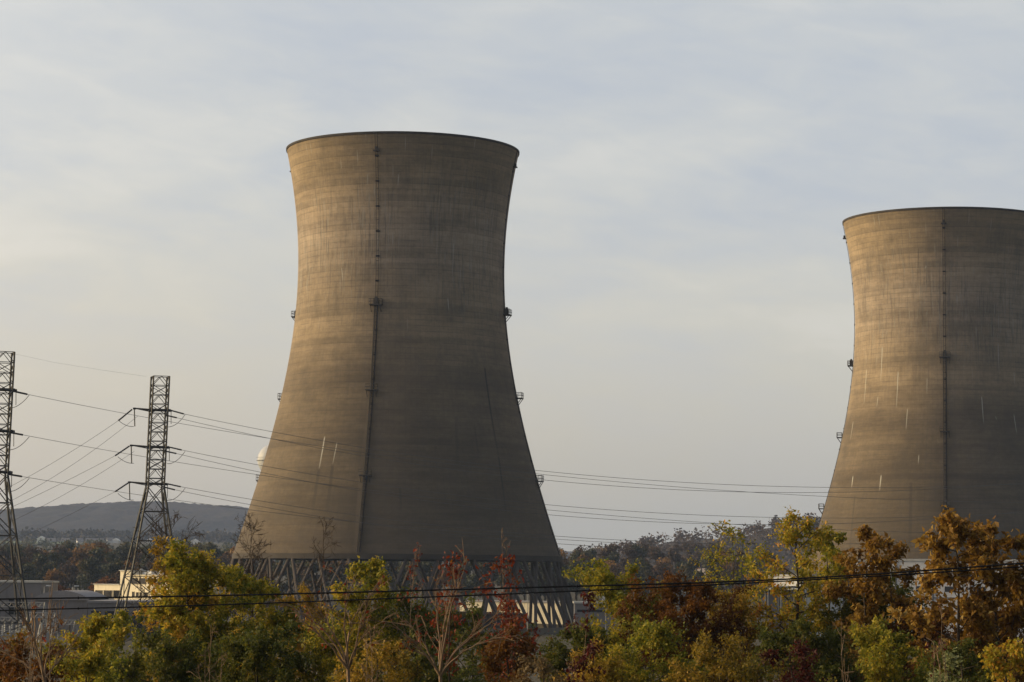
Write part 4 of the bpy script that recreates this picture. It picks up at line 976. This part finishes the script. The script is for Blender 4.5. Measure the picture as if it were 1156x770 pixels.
# left belt
def top_left(px): return np.interp(px, [-60, 20, 60, 90, 130, 180, 230, 270, 400, 640], [618, 622, 619, 612, 616, 618, 619, 620, 618, 618])
for row, (Y, dpy, n) in enumerate(((960, 0, 40), (900, 7, 34), (840, 18, 30))):
    for i in range(n):
        px_ = -70 + (700 if row else 360) * (i + random.uniform(.1, .9)) / n
        py_ = float(top_left(px_)) + dpy - 5 + random.uniform(-3, 5)
        q = at(px_, py_, Y); pal = random.choices(['far_orange', 'far_green', 'far_brown'], [(.42, .33, .25), (.3, .5, .2), (.15, .65, .2)][row])[0]
        if True:
            pl = 'left of the first pylon' if px_ < 12 else 'above the arched hall' if px_ < 85 else 'above the cream building' if px_ < 165 else 'between pylon and big tower' if px_ < 262 else 'seen between left columns of big tower' if px_ < 430 else 'seen between right columns of big tower'
            far_tree(q[0], Y + random.uniform(-18, 18), q[2], pal, pl + (', back row', ', middle row', ', front row')[row], 'trees of the left-hand belt')
def top_right(px): return np.interp(px, [600, 635, 660, 680, 700, 735, 755, 790, 830, 880, 940, 1000, 1160], [622, 612, 614, 616, 613, 615, 616, 611, 618, 626, 634, 640, 640])
for row, (Y, dpy, n) in enumerate(((1040, 0, 30), (960, 8, 24), (880, 20, 22))):
    for i in range(n):
        px_ = 600 + 420 * (i + random.uniform(.05, .95)) / n
        py_ = float(top_right(px_)) + dpy + random.uniform(-4, 7)
        q = at(px_, py_, Y); pal = random.choices(['far_orange', 'far_green', 'far_brown'], [(.1, .3, .6), (.15, .5, .35), (.12, .68, .2)][row])[0]
        if 760 < px_ < 806 and dpy < 12: continue
        pl = 'just right of the big tower' if px_ < 700 else 'left of the tan field' if px_ < 762 else 'right of the tan field' if px_ < 860 else 'at the foot of the right-hand tower'
        far_tree(q[0], Y + random.uniform(-18, 18), q[2], pal, pl + (', back row', ', middle row', ', front row')[row], 'trees of the right-hand belt')
for (px_, py_, Y, pal) in [(762, 613, 1300, 'far_brown'), (775, 610, 1320, 'far_brown'), (783, 612, 1310, 'far_brown'), (792, 611, 1330, 'far_brown'), (810, 609, 1340, 'far_brown'), (822, 616, 1330, 'far_brown')]:
    q = at(px_, py_ + random.uniform(-1, 2), Y); far_tree(q[0], Y, q[2], pal, 'standing above the tan field', 'trees above the tan field')
# dull red tree by the cream office and small red one by the arched roof
for (px_, py_, Y, pl, lb) in [(122, 652, 640, 'rust', 'dull red broad tree behind the cream building'), (70, 656, 600, 'rust', 'small reddish tree behind the arched roof')]:
    q = at(px_, py_, Y); t = empty('broadleaf_tree', (q[0], Y, 0)); s = q[2] / 15; t.scale = (s * .9, s * .9, s) if px_ < 100 else (1.15, 1, s); tag(t, lb, 'tree')
    cme, tme, _ = far_proto(pl, int(px_), 15, 5.5, 2600); link(bpy.data.objects.new('trunk', tme), t); link(bpy.data.objects.new('crown', cme), t)
# woods on the near right-hand hill: one mass
rs = np.random.default_rng(5); nC = 620
cx_ = rs.uniform(60, 680, nC); cy_ = rs.uniform(1680, 1920, nC)
tt = (cy_ - 1650) / 500; prof = np.sin(np.clip(tt, 0, 1) * math.pi) ** .8
cz_ = -3 + (ridge_r(cx_) + 3) * prof
per = 85; idx = np.repeat(np.arange(nC), per); crr = rs.uniform(4.0, 7.5, nC)
d = rs.normal(size=(nC * per, 3)); d /= np.linalg.norm(d, axis=1)[:, None]
P = np.stack([cx_, cy_, cz_ + 4.5], -1)[idx] + d * (rs.random((nC * per, 1)) ** .4) * crr[idx][:, None] * np.array([1, 1, 1.0])
V, F = leaf_quads(P, 1.5, .1, .8, rs=rs); var = np.clip(.7 * rs.random(nC)[idx] + .3 * rs.random(nC * per), 0, 1)
o = bpy.data.objects.new('far_wood', fast_mesh('far_wood', V, F, attr=var)); o.data.materials.append(LM['far_brown']); link(o); tag(o, 'brown bare woodland covering the hill beside the right-hand tower', 'wood', kind='stuff')
rs = np.random.default_rng(6); nC = 1800
cx_ = rs.uniform(-1250, 100, nC); cy_ = rs.uniform(2760, 3900, nC); crr = rs.uniform(5, 9, nC); per = 34; idx = np.repeat(np.arange(nC), per)
d = rs.normal(size=(nC * per, 3)); d /= np.linalg.norm(d, axis=1)[:, None]
P = np.stack([cx_, cy_, gz(cx_, cy_) + 6], -1)[idx] + d * (rs.random((nC * per, 1)) ** .4) * crr[idx][:, None]
V, F = leaf_quads(P, 3.0, .1, .8, rs=rs); var = np.clip(.7 * rs.random(nC)[idx] + .3 * rs.random(nC * per), 0, 1)
o = bpy.data.objects.new('far_wood', fast_mesh('far_wood', V, F, attr=var)); o.data.materials.append(LM['far_dark']); link(o); tag(o, 'hazy distant woodland at the foot of the long ridge', 'wood', kind='stuff')

rs = np.random.default_rng(8); nC = 420
cx_ = rs.uniform(-700, -60, nC); cy_ = rs.uniform(1250, 2300, nC); crr = rs.uniform(3, 5, nC); per = 70; idx = np.repeat(np.arange(nC), per)
d = rs.normal(size=(nC * per, 3)); d /= np.linalg.norm(d, axis=1)[:, None]
P = np.stack([cx_, cy_, gz(cx_, cy_) + 2.5], -1)[idx] + d * (rs.random((nC * per, 1)) ** .4) * crr[idx][:, None] * np.array([1.3, 1.3, .9])
V, F = leaf_quads(P, 1.6, .1, .8, rs=rs); var = np.clip(.7 * rs.random(nC)[idx] + .3 * rs.random(nC * per), 0, 1)
o = bpy.data.objects.new('hedgerow_scrub', fast_mesh('hedgerow_scrub', V, F, attr=var)); o.data.materials.append(LM['far_green']); link(o); tag(o, 'dark low woodland on the plain between the tree belt and the far houses', 'wood', kind='stuff')

# ------------------------------------------------------------------ haze
me = MB().box((0, 3400, 78), (12400, 7400, 170)).mesh('haze')
hz = bpy.data.objects.new('haze', me); link(hz); tag(hz, 'thin bluish haze over the valley', 'haze', kind='stuff')
mh = bpy.data.materials.new('haze_air'); mh.use_nodes = True; nt = mh.node_tree; nt.nodes.clear()
pv = nt.nodes.new('ShaderNodeVolumePrincipled'); pv.inputs['Color'].default_value = (.50, .66, 1.0, 1); pv.inputs['Density'].default_value = 7.5e-5
mo = nt.nodes.new('ShaderNodeOutputMaterial'); nt.links.new(pv.outputs[0], mo.inputs['Volume']); me.materials.append(mh)
